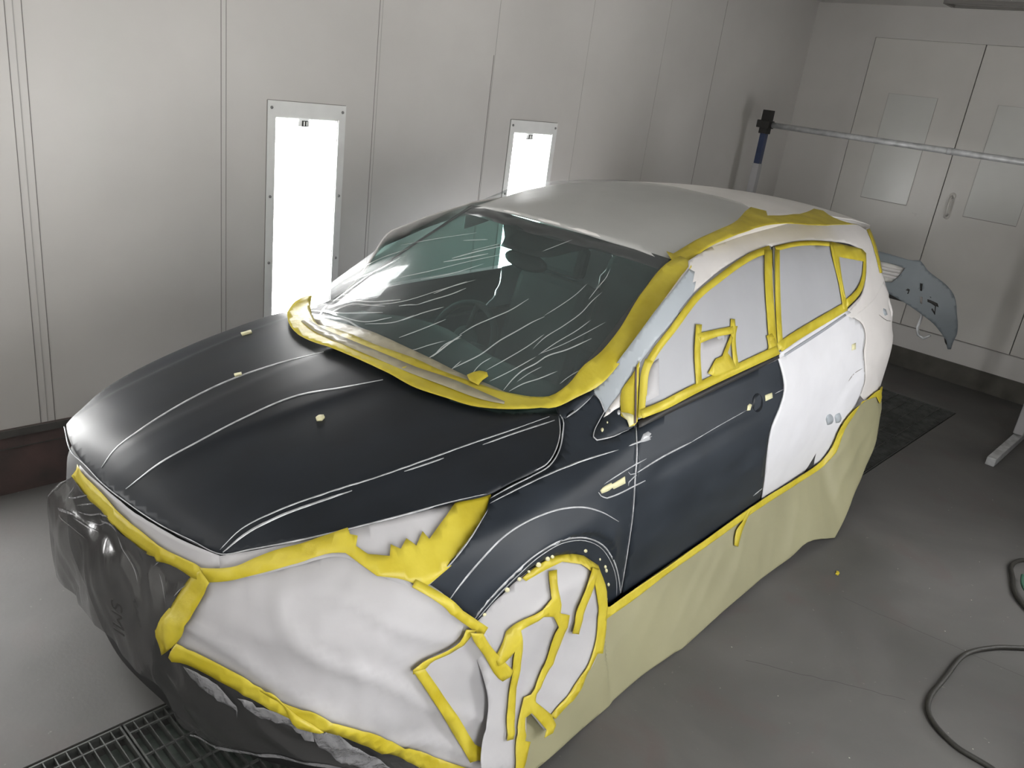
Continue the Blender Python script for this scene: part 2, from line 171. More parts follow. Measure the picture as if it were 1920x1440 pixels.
'mhole2':('side',[13709,10965,-46,-37,-51,-23,-36,1,-7,23,25,38,46,36,49,24,35,0,9,-25]),
'mhole3':('side',[13420,11008,-35,-27,-38,-17,-26,0,-4,17,19,27,32,29,36,18,26,0,7,-18]),
'ahole0':('side',[6547,6437,-2,-37,-24,-18,-39,5,-43,28,-36,43,-18,46,3,37,24,18,38,-5,43,-28,35,-43]),
'ahole1':('side',[7324,7053,-4,-46,-32,-22,-51,7,-55,34,-45,52,-24,55,5,45,31,22,50,-6,55,-33,46,-52]),
'ahole2':('side',[7765,7273,-4,-36,-27,-18,-42,6,-47,28,-38,43,-20,44,4,37,27,17,42,-6,46,-27,39,-42]),
'ahole3':('side',[8114,7412,-3,-22,-16,-10,-27,5,-29,17,-24,25,-12,27,2,22,17,10,26,-4,29,-17,24,-26]),
'ahole4':('side',[8592,7480,-5,-46,-38,-20,-59,11,-65,38,-53,56,-27,57,5,45,36,21,58,-10,65,-38,54,-56]),
'ahole5':('side',[9011,7527,-5,-42,-36,-17,-59,13,-65,38,-53,53,-27,54,5,41,36,18,57,-12,64,-37,54,-54]),
'ahole6':('side',[9231,7516,-4,-32,-28,-13,-46,10,-52,30,-42,42,-22,42,4,32,28,13,46,-10,51,-30,42,-41]),
'ahole7':('side',[11211,6926,-1,-36,-31,-14,-54,13,-62,36,-52,48,-30,48,1,36,32,13,53,-12,61,-35,53,-48]),
'ahole8':('side',[12336,6091,4,-28,-13,-14,-27,5,-33,21,-32,33,-20,35,-5,28,13,14,27,-4,34,-22,31,-32]),
'ahole9':('side',[12929,5506,15,-48,-11,-27,-35,4,-50,32,-52,53,-38,58,-13,47,13,25,35,-4,50,-31,49,-51]),
'ahole10':('side',[13129,5246,18,-57,-12,-30,-39,3,-56,37,-58,59,-44,68,-19,55,13,30,40,-4,55,-36,58,-59]),
'ahole11':('side',[13673,4347,13,-49,-12,-25,-35,4,-49,32,-48,52,-36,57,-13,48,12,26,35,-4,48,-31,49,-52]),
'ahole12':('side',[13948,3508,17,-51,-9,-27,-34,3,-49,34,-51,55,-39,60,-16,50,10,27,34,-4,48,-33,50,-53]),
'handle_a':('side',[23915,9806,236,-8,238,-7,241,-7,-9,-73,1,-76,12,-80,-249,3,-245,3,-243,3,-2,84,7,80]),
'handle_b':('side',[22133,9715,111,21,112,21,174,-77,-69,-58,-67,-59,-48,-66,-157,22,-155,22,44,89]),
'handle_c':('side',[34978,10312,289,-1,292,-1,-11,-110,-1,-113,14,-117,-297,18,-294,18,-7,105,4,101]),
'handle_recess':('side',[23624,9550,1,79,-10,78,-19,69,-41,69,-134,110,-187,66,-200,8,-184,-51,-80,-47,-66,-52,-55,-62,-38,-67,-20,-70,9,-76,38,-76,77,-82,289,-170,274,-102,211,-14,149,63,17,71,-8,81,-18,91]),
'vent_patch':('side',[11351,9171,69,37,75,32,106,21,119,8,122,5,117,5,28,-63,142,17,143,17,144,17,146,18,147,16,12,-84,14,-86,16,-88,-138,-3,-136,-3,-134,-4,-133,-4,-132,-4,-61,72,-87,-23,-90,-20,-130,-8,-138,6,-137,5]),
'smear':('side',[13764,10175,90,48,87,51,81,49,79,50,152,13,155,12,80,-51,87,-55,-84,-34,-83,-35,81,-109,-200,9,-195,12,-168,20]),
'spots_a':('side',[32591,6774,156,89,327,-18,351,-144,247,-173,149,-161,55,-151,-62,-102,-259,-9,-355,48,-282,233,-266,225]),
'spots_b':('side',[33871,6615,212,33,272,-2,315,-222,280,-231,56,-163,-153,-79,-270,35,-282,57,-223,219,-200,209]),
'door_l1':('side',[13491,9215,258,14,262,15,262,20,268,19,275,16,282,12,297,8,302,5,309,3,314,2,319,2,317,10,321,12,-18,20,-336,6,-331,7,-320,-1,-313,-2,-309,-3,-305,-5,-299,-8,-284,-12,-276,-16,-267,-19,-257,-24,-245,-32,-243,-30]),
'door_l2':('side',[17272,9359,341,14,345,15,348,19,352,19,358,20,371,15,360,14,367,13,374,12,380,13,386,13,389,16,394,18,-410,-2,-395,-9,-387,-12,-379,-13,-373,-13,-366,-13,-360,-14,-371,-16,-365,-17,-353,-19,-345,-20,-337,-23]),
'door_l3':('side',[24940,9677,476,-7,465,14,-10,12,-483,6]),
'door_l4':('side',[14071,10633,244,27,254,23,263,20,275,17,290,12,305,9,319,6,325,6,330,7,335,7,340,9,370,11,376,14,381,15,387,16,393,18,401,17,408,18,416,18,424,17,434,15,443,14,438,12,447,11,456,10,465,12,473,11,483,12,493,13,503,13,-11,13,-505,-8,-496,-8,-487,-7,-477,-7,-467,-8,-456,-10,-447,-11,-438,-12,-443,-15,-434,-16,-424,-17,-416,-18,-407,-18,-400,-18,-393,-18,-387,-16,-380,-16,-374,-13,-370,-12,-339,-9,-334,-8,-330,-6,-325,-6,-316,-7,-302,-11,-285,-17,-270,-23,-259,-25,-254,-26]),
'door_l5':('side',[25514,4257,331,19,306,39,279,58,-32,21,-338,-20,-305,-39,-272,-57]),
'door_gap':('side',[13939,10607,-106,-106,-97,-108,-88,-112,-63,-124,-46,-133,-43,-136,-41,-138,-36,-143,-32,-146,-23,-151,-11,-159,-1,-163,14,-177,34,-187,45,-196,48,-198,51,-202,52,-204,48,-204,45,-206,42,-206,39,-207,36,-207,36,-208,36,-210,42,-216,56,-222,70,-233,78,-240,79,-244,74,-242,68,-240,67,-243,68,-245,72,-250,80,-259,98,-273,23,-13,-93,271,-74,256,-66,247,-61,242,-60,240,-61,236,-71,240,-77,243,-78,242,-71,234,-59,224,-44,217,-37,211,-34,208,-37,208,-39,207,-42,207,-45,206,-48,206,-52,205,-52,202,-49,200,-46,195,-35,189,-17,178,-1,165,10,159,21,153,32,146,36,143,39,140,38,139,40,135,55,126,82,114,92,110]),
'f_l1':('side',[7130,9593,181,22,183,22,185,22,187,22,187,23,188,25,191,24,193,23,197,22,196,23,197,24,199,22,197,20,196,22,195,23,196,22,199,22,197,21,191,24,193,22,199,18,200,16,199,16,205,16,208,15,210,15,216,14,221,13,-213,4,-212,-11,-206,-11,-205,-12,-202,-13,-198,-17,-198,-18,-198,-20,-199,-20,-190,-26,-195,-23,-198,-22,-198,-22,-196,-23,-196,-22,-197,-21,-201,-22,-198,-23,-197,-24,-197,-23,-194,-23,-192,-24,-189,-25,-188,-25,-189,-26,-187,-24,-186,-25]),
'f_l2':('side',[13134,10193,214,-12,229,-3,239,-4,255,-1,261,0,259,16,-11,20,-276,19,-256,-2,-246,-2,-229,0,-221,0]),
'f_l3':('side',[4921,7509,79,88,80,86,83,84,86,81,90,78,102,83,105,80,107,79,109,78,112,75,115,74,118,71,130,78,131,78,136,75,141,71,145,65,154,59,160,51,170,45,176,39,181,34,186,28,191,23,195,17,200,11,182,4,187,1,194,-7,198,-14,203,-22,207,-32,197,-38,205,-46,207,-54,209,-64,208,-75,206,-85,211,-98,218,-111,234,-129,280,-168,291,-190,312,-207,353,-231,24,9,-349,234,-307,211,-291,194,-280,174,-234,133,-219,117,-213,103,-210,89,-217,78,-214,65,-213,56,-206,45,-199,38,-210,31,-205,21,-201,13,-195,6,-189,-1,-183,-5,-202,-11,-197,-18,-192,-23,-189,-28,-185,-34,-178,-40,-173,-45,-164,-51,-156,-59,-149,-65,-144,-70,-137,-74,-134,-76,-129,-78,-118,-72,-115,-74,-113,-76,-109,-77,-106,-81,-101,-85,-99,-86,-87,-82,-82,-85,-80,-87,-77,-90,-74,-91]),
'f_l4':('side',[6057,6438,91,99,90,100,91,99,93,96,97,93,109,94,-116,295,101,99,360,-128,-86,262,83,114,185,29,80,117,199,20,81,117,147,62,156,55,161,48,173,37,180,30,189,23,204,11,290,-57,440,-171,253,-45,233,-55,244,-67,253,-81,263,-102,273,-126,290,-156,301,-178,303,-201,297,-221,292,-249,254,-253,227,-256,228,-269,240,-285,256,-311,218,-297,187,-286,174,-283,144,-250,140,-254,157,-270,36,-13,-150,267,-133,253,-138,249,-167,283,-179,286,-210,298,-257,318,-253,298,-246,284,-232,262,-244,248,-301,258,-312,231,-315,208,-311,184,-299,159,-283,130,-271,105,-259,83,-509,251,-205,34,-319,91,-226,15,-212,-3,-199,-16,-188,-26,-180,-31,-174,-38,-164,-48,-156,-56,-149,-62,-143,-67,-139,-69,-136,-71,-131,-73,-127,-76,-121,-82,-117,-85,-113,-89,-107,-93,-104,-97,-70,-116,-101,-88,-97,-89,155,-335,-86,-102]),
'f_l5':('side',[6161,6397,110,100,110,100,111,100,113,98,117,95,113,86,115,85,117,84,120,81,124,79,127,76,131,73,145,77,147,77,153,73,160,65,173,55,187,40,171,27,180,22,192,11,202,-1,215,-17,232,-40,280,-66,297,-86,312,-114,326,-150,339,-187,349,-219,347,-249,326,-272,293,-285,257,-286,264,-305,278,-335,278,-355,227,-336,193,-325,146,-287,131,-288,151,-306,19,-8,-148,304,-127,287,-142,287,-190,326,-223,337,-279,359,-279,339,-266,309,-259,288,-296,289,-335,278,-355,255,-355,223,-345,189,-333,153,-316,115,-300,87,-282,66,-234,39,-217,17,-204,0,-192,-12,-180,-22,-171,-27,-187,-41,-174,-55,-161,-66,-153,-72,-147,-77,-144,-78,-131,-73,-127,-76,-124,-79,-120,-82,-117,-83,-114,-88,-110,-88,-115,-98,-111,-100,-109,-103,-107,-102]),
'f_l6':('side',[6987,9533,-183,-54,-176,-58,-166,-63,-164,-63,-160,-62,-156,-64,-153,-64,-134,-64,-130,-67,-122,-72,-120,-71,-118,-71,-118,-70,-119,-67,-110,-60,-111,-59,-110,-57,-111,-54,-112,-50,-130,-52,-139,-62,121,-133,116,-120,120,-123,126,-128,134,-134,146,-143,149,-142,134,-123,129,-116,132,-115,143,-126,409,-390,195,-177,-186,192,-407,392,-140,129,-129,119,-127,118,-133,126,-149,142,-144,141,-133,133,-126,127,-120,123,-116,119,-107,98,122,37,131,53,113,51,112,54,111,58,111,59,110,62,119,68,118,72,120,72,120,73,121,73,128,68,130,69,154,64,153,67,159,65,161,65,164,65,172,60]),
'f_l7':('side',[11256,9138,135,-170,157,-99,187,-87,236,-23,232,-20,241,-12,239,-4,240,1,244,1,249,-2,231,-3,226,5,234,3,-21,22,-248,15,-242,13,-232,5,-247,1,-241,-3,-236,-2,-235,3,-234,10,-227,19,-217,19,-157,72,-149,78,-146,162]),
'f_l8':('side',[11559,9327,236,23,236,27,235,32,238,32,245,29,252,25,263,20,263,14,268,14,274,16,-9,12,-284,-1,-276,-5,-263,-14,-263,-20,-254,-26,-244,-29,-239,-32,-234,-32,-228,-37]),
'f_l9':('side',[12919,9392,130,-142,266,-35,80,-56,-219,-50,-226,-75,1,-145,22,-9,31,121,216,70,233,57,-135,120,-256,32,-128,115]),
'f_l10':('side',[13244,11487,28,-94,17,-101,-18,-97,-38,-102,-39,-96,-145,-80,-159,-79,-160,-77,-162,-71,-164,-69,-155,-72,-157,-84,21,-67,163,12,158,12,167,14,224,24,231,34,234,36,246,31,-239,-22,-234,-33,-224,-31,-220,-23,-165,-14,-157,-13,-150,-13,-20,58,143,75,150,69,161,68,162,70,161,77,160,78,157,88,44,105,36,103,11,99,-23,99]),
'f_l11':('side',[11728,10889,192,36,194,43,189,52,187,63,179,70,174,76,167,82,162,88,-170,-64,-169,-77,-172,-75,-177,-71,-183,-61,-185,-53,-194,-47]),
'gapline':('side',[7275,9668,183,24,184,25,186,25,187,25,188,25,179,24,182,22,183,22,186,22,189,25,188,24,190,24,194,30,200,40,215,55,212,64,204,73,204,83,190,90,177,97,163,101,144,94,135,99,82,99,10,99,-21,-4,-19,-99,-86,-94,-137,-95,-149,-93,-162,-101,-171,-96,-186,-88,-196,-80,-198,-70,-205,-63,-208,-53,-190,-38,-189,-29,-189,-24,-187,-25,-190,-24,-185,-23,-184,-22,-182,-22,-181,-24,-189,-26,-189,-28,-188,-29,-186,-27]),
'r_l1':('side',[25778,11052,460,25,469,26,477,27,481,32,489,35,498,37,506,40,515,42,523,44,532,44,543,46,559,48,569,50,580,51,587,56,597,59,611,59,-19,15,-623,-50,-610,-49,-596,-48,-579,-52,-567,-50,-558,-48,-542,-46,-532,-45,-522,-44,-513,-42,-505,-40,-497,-38,-487,-35,-480,-32,-468,-35,-460,-35,-451,-34]),
'r_seam':('side',[35357,11622,555,-153,501,-173,337,-221,212,-235,93,-247,-2,-243,-73,-217,-111,-215,-122,-212,-106,-190,-23,-206,161,-253,66,-232,-81,-210,119,-267,201,-294,145,-283,13,-299,-43,-285,51,-16,73,276,17,294,-120,283,-203,298,-151,278,79,211,-44,228,-170,256,7,209,110,186,130,206,116,215,72,223,1,248,-97,254,-224,244,-373,229,-530,174,-569,149]),
'r_l3':('side',[34679,8356,317,152,344,140,404,63,443,39,464,45,-12,12,-490,-22,-467,-35,-437,-59,-355,-141,-249,-179]),
'r_l4':('side',[34528,12043,442,-227,525,-218,534,-155,580,-139,15,9,-548,154,-522,151,-515,214,-486,217]),
'h_c1':('hood',[-263,780,97,39,102,55,109,68,114,70,116,61,135,54,136,42,140,34,145,36,150,41,154,52,152,53,153,50,155,50,157,49,161,50,162,50,163,48,165,47,167,44,169,43,170,42,172,39,173,38,174,35,176,33,176,31,177,27,178,24,179,21,179,17,178,13,183,9,183,4,182,-1,182,-6,181,-9,182,-13,181,-17,182,-20,182,-23,181,-26,190,-30,189,-36,186,-41,184,-49,181,-55,178,-62,175,-67,186,-54,197,-41,26,42,-186,58,-169,79,-174,72,-177,66,-180,60,-181,55,-185,48,-186,43,-191,32,-183,24,-184,22,-184,18,-183,16,-184,12,-183,9,-184,4,-184,1,-184,-5,-184,-9,-181,-15,-180,-17,-180,-22,-180,-25,-178,-29,-178,-31,-177,-34,-175,-36,-175,-38,-173,-41,-171,-42,-170,-43,-167,-46,-167,-47,-164,-49,-163,-49,-161,-51,-159,-50,-156,-50,-153,-50,-153,-53,-154,-52,-151,-44,-147,-41,-144,-45,-141,-50,-138,-63,-120,-70,-115,-77,-109,-74,-103,-62,-96,-44]),
'h_c2':('hood',[-266,-785,96,-30,102,-19,106,-7,109,-1,112,2,114,3,115,3,118,4,120,1,121,1,123,2,126,1,128,1,130,1,131,3,134,3,136,7,139,10,143,14,145,15,146,17,148,16,150,16,150,16,152,15,153,13,155,13,155,10,172,11,175,13,178,13,179,13,181,11,181,9,182,4,181,0,180,-7,178,-14,175,-23,173,-32,152,-41,148,-50,144,-57,142,-64,142,-67,141,-69,143,-68,146,-65,151,-58,169,-60,171,-59,174,-58,175,-57,177,-57,178,-57,183,-53,181,-57,17,26,-179,60,-177,62,-175,62,-173,62,-173,63,-170,63,-168,64,-167,65,-147,63,-145,67,-143,68,-142,69,-142,67,-143,64,-146,58,-150,50,-154,41,-175,32,-177,23,-180,14,-182,6,-183,0,-183,-5,-182,-10,-182,-11,-180,-14,-178,-14,-176,-13,-174,-12,-155,-10,-156,-13,-154,-14,-152,-16,-152,-16,-150,-17,-148,-16,-148,-17,-145,-16,-143,-14,-139,-11,-137,-7,-134,-5,-132,-2,-130,-2,-129,-2,-127,-2,-125,-2,-123,-4,-121,-6,-120,-8,-117,-8,-114,-8,-113,-6,-110,-3,-107,3,-101,14,-97,27]),
'h_o1':('hood',[367,-4696,94,-3,97,5,102,14,106,14,106,10,109,4,121,-8,121,-17,122,-26,123,-30,125,-33,126,-33,129,-31,131,-29,129,-28,130,-30,131,-31,131,-34,132,-35,133,-36,137,-33,134,-40,132,-42,142,-31,140,-35,133,-38,133,-40,140,-32,137,-38,134,-43,138,-39,144,-34,140,-39,141,-38,151,-34,152,-35,151,-36,153,-35,158,-31,157,-35,157,-34,161,-31,165,-30,161,-34,165,-33,166,-29,167,-29,167,-30,169,-30,171,-29,175,-28,174,-30,175,-31,177,-32,179,-30,178,-33,179,-34,181,-34,185,-33,183,-35,187,-33,190,-33,191,-32,190,-33,193,-31,199,-28,203,-27,203,-27,207,-27,211,-26,214,-25,9,14,-213,28,-208,29,-206,29,-203,29,-202,29,-198,30,-191,34,-190,33,-191,34,-188,35,-185,36,-186,34,-184,33,-181,35,-180,33,-181,31,-178,32,-177,31,-175,32,-176,29,-176,26,-170,30,-167,32,-169,29,-169,27,-166,30,-162,35,-163,32,-166,28,-162,32,-154,38,-159,31,-159,30,-152,36,-150,37,-154,33,-151,34,-138,42,-142,36,-145,32,-135,43,-135,42,-140,35,-138,35,-130,44,-135,35,-142,33,-136,39,-134,40,-137,36,-134,38,-133,36,-133,35,-132,34,-132,31,-131,30,-130,27,-131,28,-129,31,-128,31,-126,30,-125,28,-123,24,-123,15,-123,5,-110,-5,-108,-13,-105,-17,-103,-16,-97,-7]),
'h_o2':('hood',[391,-4816,105,-16,108,-9,112,-5,114,-5,115,-9,113,-10,113,-15,113,-21,113,-27,115,-27,118,-26,121,-24,122,-23,125,-28,126,-29,127,-31,129,-30,130,-33,130,-35,132,-34,134,-33,133,-34,128,-33,129,-32,131,-30,131,-31,132,-31,134,-31,135,-29,8,21,-132,38,-130,40,-130,38,-130,38,-129,37,-129,34,-130,30,-135,32,-133,34,-131,36,-131,34,-133,29,-131,31,-126,35,-127,29,-128,25,-124,21,-122,23,-116,31,-115,28,-116,25,-116,19,-116,14,-114,11,-116,5,-115,-3,-112,-3,-107,1,-104,9]),
'h_o3':('hood',[5595,-5878,140,-43,143,-39,147,-33,148,-33,149,-33,144,-31,147,-29,149,-25,153,-21,8,17,-145,39,-145,33,-146,30,-144,32,-151,31,-149,32,-146,34,-147,29,-149,24]),
'h_o4':('hood',[8325,-6441,185,-36,187,-37,190,-34,194,-32,195,-33,195,-35,188,-35,188,-37,190,-38,195,-36,198,-36,200,-36,204,-33,209,-30,213,-28,12,16,-204,40,-201,41,-201,39,-201,36,-197,36,-197,35,-192,37,-189,37,-188,35,-197,35,-195,32,-194,32,-194,28,-194,26,-191,26]),
'h_e2':('hood',[258,4829,-137,-442,-121,-375,-111,-344,-96,-326,-80,-323,-58,-321,-35,-330,-18,-316,-15,-294,-18,-266,-20,-258,-19,-250,-18,-244,-14,-237,-9,-233,-3,-243,4,-226,9,-220,12,-215,14,-211,15,-205,16,-202,17,-197,18,-194,19,-190,22,-185,23,-181,25,-179,28,-175,29,-171,36,-176,38,-172,40,-169,43,-164,44,-161,45,-159,45,-155,39,-140,36,-141,37,-141,38,-139,44,-134,52,-126,64,-112,81,-105,91,-87,97,-75,101,-66,104,-61,102,-64,99,-68,99,-69,99,-69,98,-72,97,-71,99,-70,100,-68,102,-67,103,-65,104,-63,105,-62,108,-59,108,-59,110,-56,111,-56,113,-54,114,-54,115,-53,116,-52,122,-53,123,-52,125,-51,126,-50,128,-50,128,-50,130,-49,130,-49,132,-48,133,-49,134,-48,136,-48,135,-47,139,-46,139,-45,141,-45,142,-44,143,-44,145,-45,145,-45,146,-46,148,-47,147,-48,143,-48,144,-48,144,-50,146,-49,146,-50,149,-50,149,-50,-142,62,-147,51,-146,52,-145,50,-144,51,-143,50,-142,49,-147,50,-147,48,-146,47,-145,47,-144,46,-142,46,-142,45,-140,46,-139,47,-138,46,-136,48,-135,48,-134,48,-133,48,-132,49,-131,49,-130,49,-128,50,-128,49,-126,51,-125,51,-123,52,-122,53,-117,51,-115,53,-114,54,-113,54,-111,56,-110,56,-109,58,-107,60,-105,61,-105,63,-103,64,-102,67,-101,68,-99,70,-98,71,-98,71,-98,69,-99,69,-100,68,-103,64,-105,61,-102,64,-96,73,-88,84,-79,101,-62,107,-50,124,-43,130,-38,138,-36,141,-37,141,-39,142,-45,157,-46,157,-43,162,-43,164,-40,167,-38,172,-35,176,-30,169,-27,175,-25,178,-23,181,-21,185,-20,189,-18,192,-16,198,-16,202,-15,206,-14,210,-11,215,-9,219,-5,225,3,240,8,230,13,236,16,243,19,251,19,259,18,269,14,298,17,312,33,322,54,311,79,317,94,324,110,345,120,376,135,441]),
'h_e3':('hood',[11565,-6875,-169,-156,-165,-156,-163,-149,-165,-137,-190,-136,-194,-124,-196,-110,-198,-96,-204,-84,-196,-64,-193,-40,-156,-8,-155,7,-156,12,-154,9,148,-28,154,-20,157,-12,164,9,200,41,199,63,208,86,201,97,200,112,197,125,194,139,169,141,161,153,156,161]),
'nozzle_a':('hood',[7643,6321,84,-47,66,-77,52,-98,82,-50,-143,-308,-100,20,-99,21,-99,21,-98,21]),
'nozzle_b':('hood',[5032,2453,78,-29,78,-30,79,-29,-86,-176,-74,25,-74,25,-74,25]),
'nozzle_c':('hood',[5159,-2107,67,27,65,17,55,-14,43,-36,44,-36,-49,-122,-75,-35,-76,-35,-46,29,-46,29,-47,29,33,73]),
'ws_glass':('ws',[9500,0,100,-2000,400,-2000,900,-1600,1200,-1000,2500,100,1700,250,1800,250,1500,200,-600,1500,-700,2100,-300,2200,300,2200,700,2100,600,1500,-1500,200,-1800,250,-1700,250,-2500,100,-1200,-1000,-900,-1600,-400,-2000]),
'roof':('roof',[18000,0,200,-2200,700,-2100,550,-1600,2550,150,4000,450,6000,400,5000,-150,3500,-350,2500,-200,800,1600,400,2000,100,2000,-100,2000,-400,2000,-800,1600,-2500,-200,-3500,-350,-5000,-150,-6000,400,-4000,450,-2550,150,-550,-1600,-700,-2100]),
'film_top':('top',[11786,7451,-547,-763,-590,-822,-521,-816,-327,-639,-278,-595,35,-378,42,-364,39,-362,20,-378,-59,-484,-22,-425,4,-387,5,-378,16,-364,29,-334,44,-316,45,-311,45,-306,40,-308,32,-316,51,-291,59,-278,49,-288,52,-283,61,-289,68,-280,73,-274,74,-271,70,-259,61,-265,64,-261,75,-250,96,-233,126,-209,126,-176,132,-174,148,-162,169,-141,216,-97,228,-77,215,-74,216,-54,222,-33,225,-19,215,4,217,25,219,30,223,15,216,-8,217,-21,220,-21,224,-8,248,11,250,27,254,39,257,46,262,50,266,49,271,43,310,43,316,43,322,43,327,44,333,45,338,47,331,56,323,56,340,52,475,94,480,75,459,40,442,14,437,5,501,-11,489,-35,501,-32,556,6,583,57,721,126,942,234,1097,312,1136,354,1315,432,853,952,-200,2000,200,2000,-400,2000,200,2000,-300,1400,-3700,400,-4000,400,-3000,800,-3000,400,-2500,0,-1100,-200]),
'tape_ws':('top',[11423,7339,456,241,-494,-664,-416,-576,-433,-635,-408,-655,-290,-586,-240,-544,34,-382,41,-367,38,-363,22,-378,-37,-458,-54,-466,1,-390,4,-382,16,-365,29,-334,46,-315,51,-305,46,-306,43,-305,34,-315,38,-305,60,-280,48,-288,52,-284,63,-288,67,-282,73,-275,79,-267,73,-258,71,-257,73,-253,82,-245,101,-230,127,-209,121,-181,128,-179,137,-172,161,-148,204,-108,208,-92,241,-88,248,-58,255,-35,230,-1,233,28,236,29,239,5,186,-25,186,-34,188,-25,269,-7,273,15,278,27,281,34,285,43,288,61,292,72,297,77,304,76,311,69,318,56,328,52,337,57,342,52,344,33,320,-8,363,-23,285,-2,302,1,104,-187,108,-185,-337,-280,-494,-137,-349,-62,-325,-49,-346,-55,-342,-50,-336,-46,-331,-42,-326,-40,-321,-38,-314,-38,-309,-37,-298,-40,-294,-39,-288,-35,-285,-26,-271,-24,-267,-24,-264,-19,-260,-6,-256,14,-251,39,-233,65,-227,82,-224,84,-220,73,-222,69,-243,59,-325,15,-288,61,-246,98,-215,119,-207,116,-198,122,-189,128,-180,136,-168,146,-178,170,-169,177,-155,190,-134,207,-93,194,-76,208,-67,216,-69,217,-75,214,-77,214,-75,218,-68,225,-56,235,-40,250,-21,270,-11,278,-24,266,-45,247,-12,278,-7,286,-11,289,-12,289,-18,351,-16,361,-13,371,-18,371,-24,372,-34,293,33,389,2,351,15,362,36,417,70,459,161,545,201,503,273,555,472,773,462,615,349,386,268,208,235,104,264,52]),
'tape_gap':('top',[9390,4730,-183,-614,-155,-574,-89,-474,-46,-423,-28,-405,-79,-465,-19,-379,1,-379,7,-367,10,-357,15,-348,24,-332,22,-329,22,-325,23,-319,30,-309,81,-252,79,-274,64,-289,60,-291,62,-287,64,-282,66,-277,54,-235,52,-236,53,-232,59,-227,69,-217,84,-205,114,-213,127,-202,130,-199,135,101,-42,210,-40,212,-40,215,-39,237,-35,241,-36,244,-37,246,-40,246,-46,244,-56,252,-66,246,-70,246,-74,245,-77,242,-86,233,-86,248,-30,309,-25,318,-23,323,-24,326,-27,319,-18,333,-14,342,-13,348,-9,357,-5,367,90,526,19,448,27,459,75,516,102,439,129,473,139,494]),
'pale_strip':('top',[10240,5134,24,-438,33,-420,26,-421,-2,-450,-5,-414,-5,-409,-6,-402,-14,-404,-4,-381,-13,-402,-17,-394,-16,-384,-9,-370,3,-354,12,-342,18,-331,22,-323,27,-313,37,-299,34,-313,32,-312,37,-304,50,-292,57,-255,68,-244,60,-248,60,-273,47,-279,40,-281,38,-280,-113,173,-117,170,-113,174,-104,181,-88,194,-76,237,-56,252,-42,265,-37,271,-38,272,-41,274,-47,287,-48,287,-61,278,-54,289,-33,315,-40,308,-45,306,-45,311,-44,316,-29,334,-16,364,-5,378,-4,387,22,425,59,484,-20,378,-39,362,-42,364,-35,378,344,635]),
'tape_flap':('top',[10507,-3498,233,-71,188,-128,64,-121,54,-131,-90,-151,-267,15,-164,-44,-194,-81,-3,205,-7,205]),
'shade_band':('ws',[17991,2233,-71,-416,-49,-391,-32,-371,-17,-355,-5,-340,6,-366,18,-354,28,-340,38,-330,48,-319,57,-310,65,-301,73,-292,82,-284,91,-277,98,-270,103,-265,107,-260,106,-260,102,-261,101,-259,91,-235,92,-234,93,-232,96,-229,101,-225,-172,-1,-172,-2,-127,260,-125,261,-120,265,-116,269,-101,277,-56,230,-40,239,-45,239,-75,224,-133,221,-168,193,-193,174,-200,165,-196,167,-206,159,-224,138,-221,138,-198,161,-153,204,-94,240,-58,272,-33,293,-22,304,-9,357,15,379,29,398,274,146,285,188,337,363,363,406]),
'tape_roof':('roof',[19704,-5116,177,-231,480,43,472,34,466,25,463,14,516,-5,511,-19,528,-19,580,7,509,20,611,67,804,181,1000,328,1106,375,754,227,815,246,147,-215,157,-211,169,-205,-1013,-546,601,-62,632,-57,708,-31,840,19,996,52,1304,176,1144,254,1467,376,432,-108,157,-208,-960,-722,-288,-427,73,-307,275,-243,347,-222,711,-90,-961,0,-840,0,-1081,0,-961,0,-840,0,-754,80,-657,92,-623,98,-611,95,-614,84,-599,84,-586,81,-607,61,-659,24,-634,-19,-661,-46,-640,-48,-555,-17,-462,20,-420,34,-399,36,-391,34,-444,35,-446,24,-457,2,-516,-47,-510,-37,-269,9,-161,121,-133,142,-252,47,-274,25,157,231]),
'tape_tail':('side',[41591,15570,-238,-172,-161,-178,-101,-186,-117,-237,-86,-248,-44,-256,-14,-221,-5,-225,7,-229,24,-231,569,-24,-15,233,3,231,14,229,24,226,57,261,106,254,152,244,147,192,237,176,375,161]),
'front_paper':('front',[4406,8191,160,87,150,78,147,70,176,67,171,52,167,40,165,34,162,30,160,30,156,33,163,39,164,40,166,41,169,41,173,38,180,35,186,33,200,33,221,35,249,30,223,27,215,24,214,22,195,-62,189,-65,188,-66,188,-68,195,-67,213,-73,195,-75,189,-73,186,-73,154,-57,155,-53,152,-58,145,-67,145,-88,134,-99,131,-110,132,-118,139,-126,171,-154,205,-196,218,-221,220,-242,167,-196,165,-201,157,-207,176,-263,159,-272,149,-278,146,-281,154,-282,166,-285,174,-290,160,-277,137,-264,108,-254,84,-243,66,-238,47,-231,29,-225,7,-215,-23,-204,-49,-190,-52,-188,-34,-195,-9,-217,8,-226,19,-235,23,-247,-250,90,-247,74,-244,69,-241,69,-238,78,-235,93,-226,107,-215,114,-199,118,-188,119,-184,117,-183,110,-181,108,-177,112,-176,119,-177,124,-180,134,-185,144,-192,154,-200,168,-208,181,-224,205,-226,218,-217,213,-198,191,-184,163,-175,139,-168,121,-166,106,-159,92,-161,80,-162,73,-164,68,-163,65,-158,65,-155,66,-153,70,-155,80,-153,86,-151,88,-153,86,-155,83,-160,76,-156,67,-157,65,-157,62,-159,54,-164,44,-171,31,-188,14,-197,-2,-210,-18,-231,-31,-236,-37,-239,-40,-243,-40,26,231,11,217,2,204,3,198,16,198,37,207,58,210,46,186,43,174,64,192,96,221]),
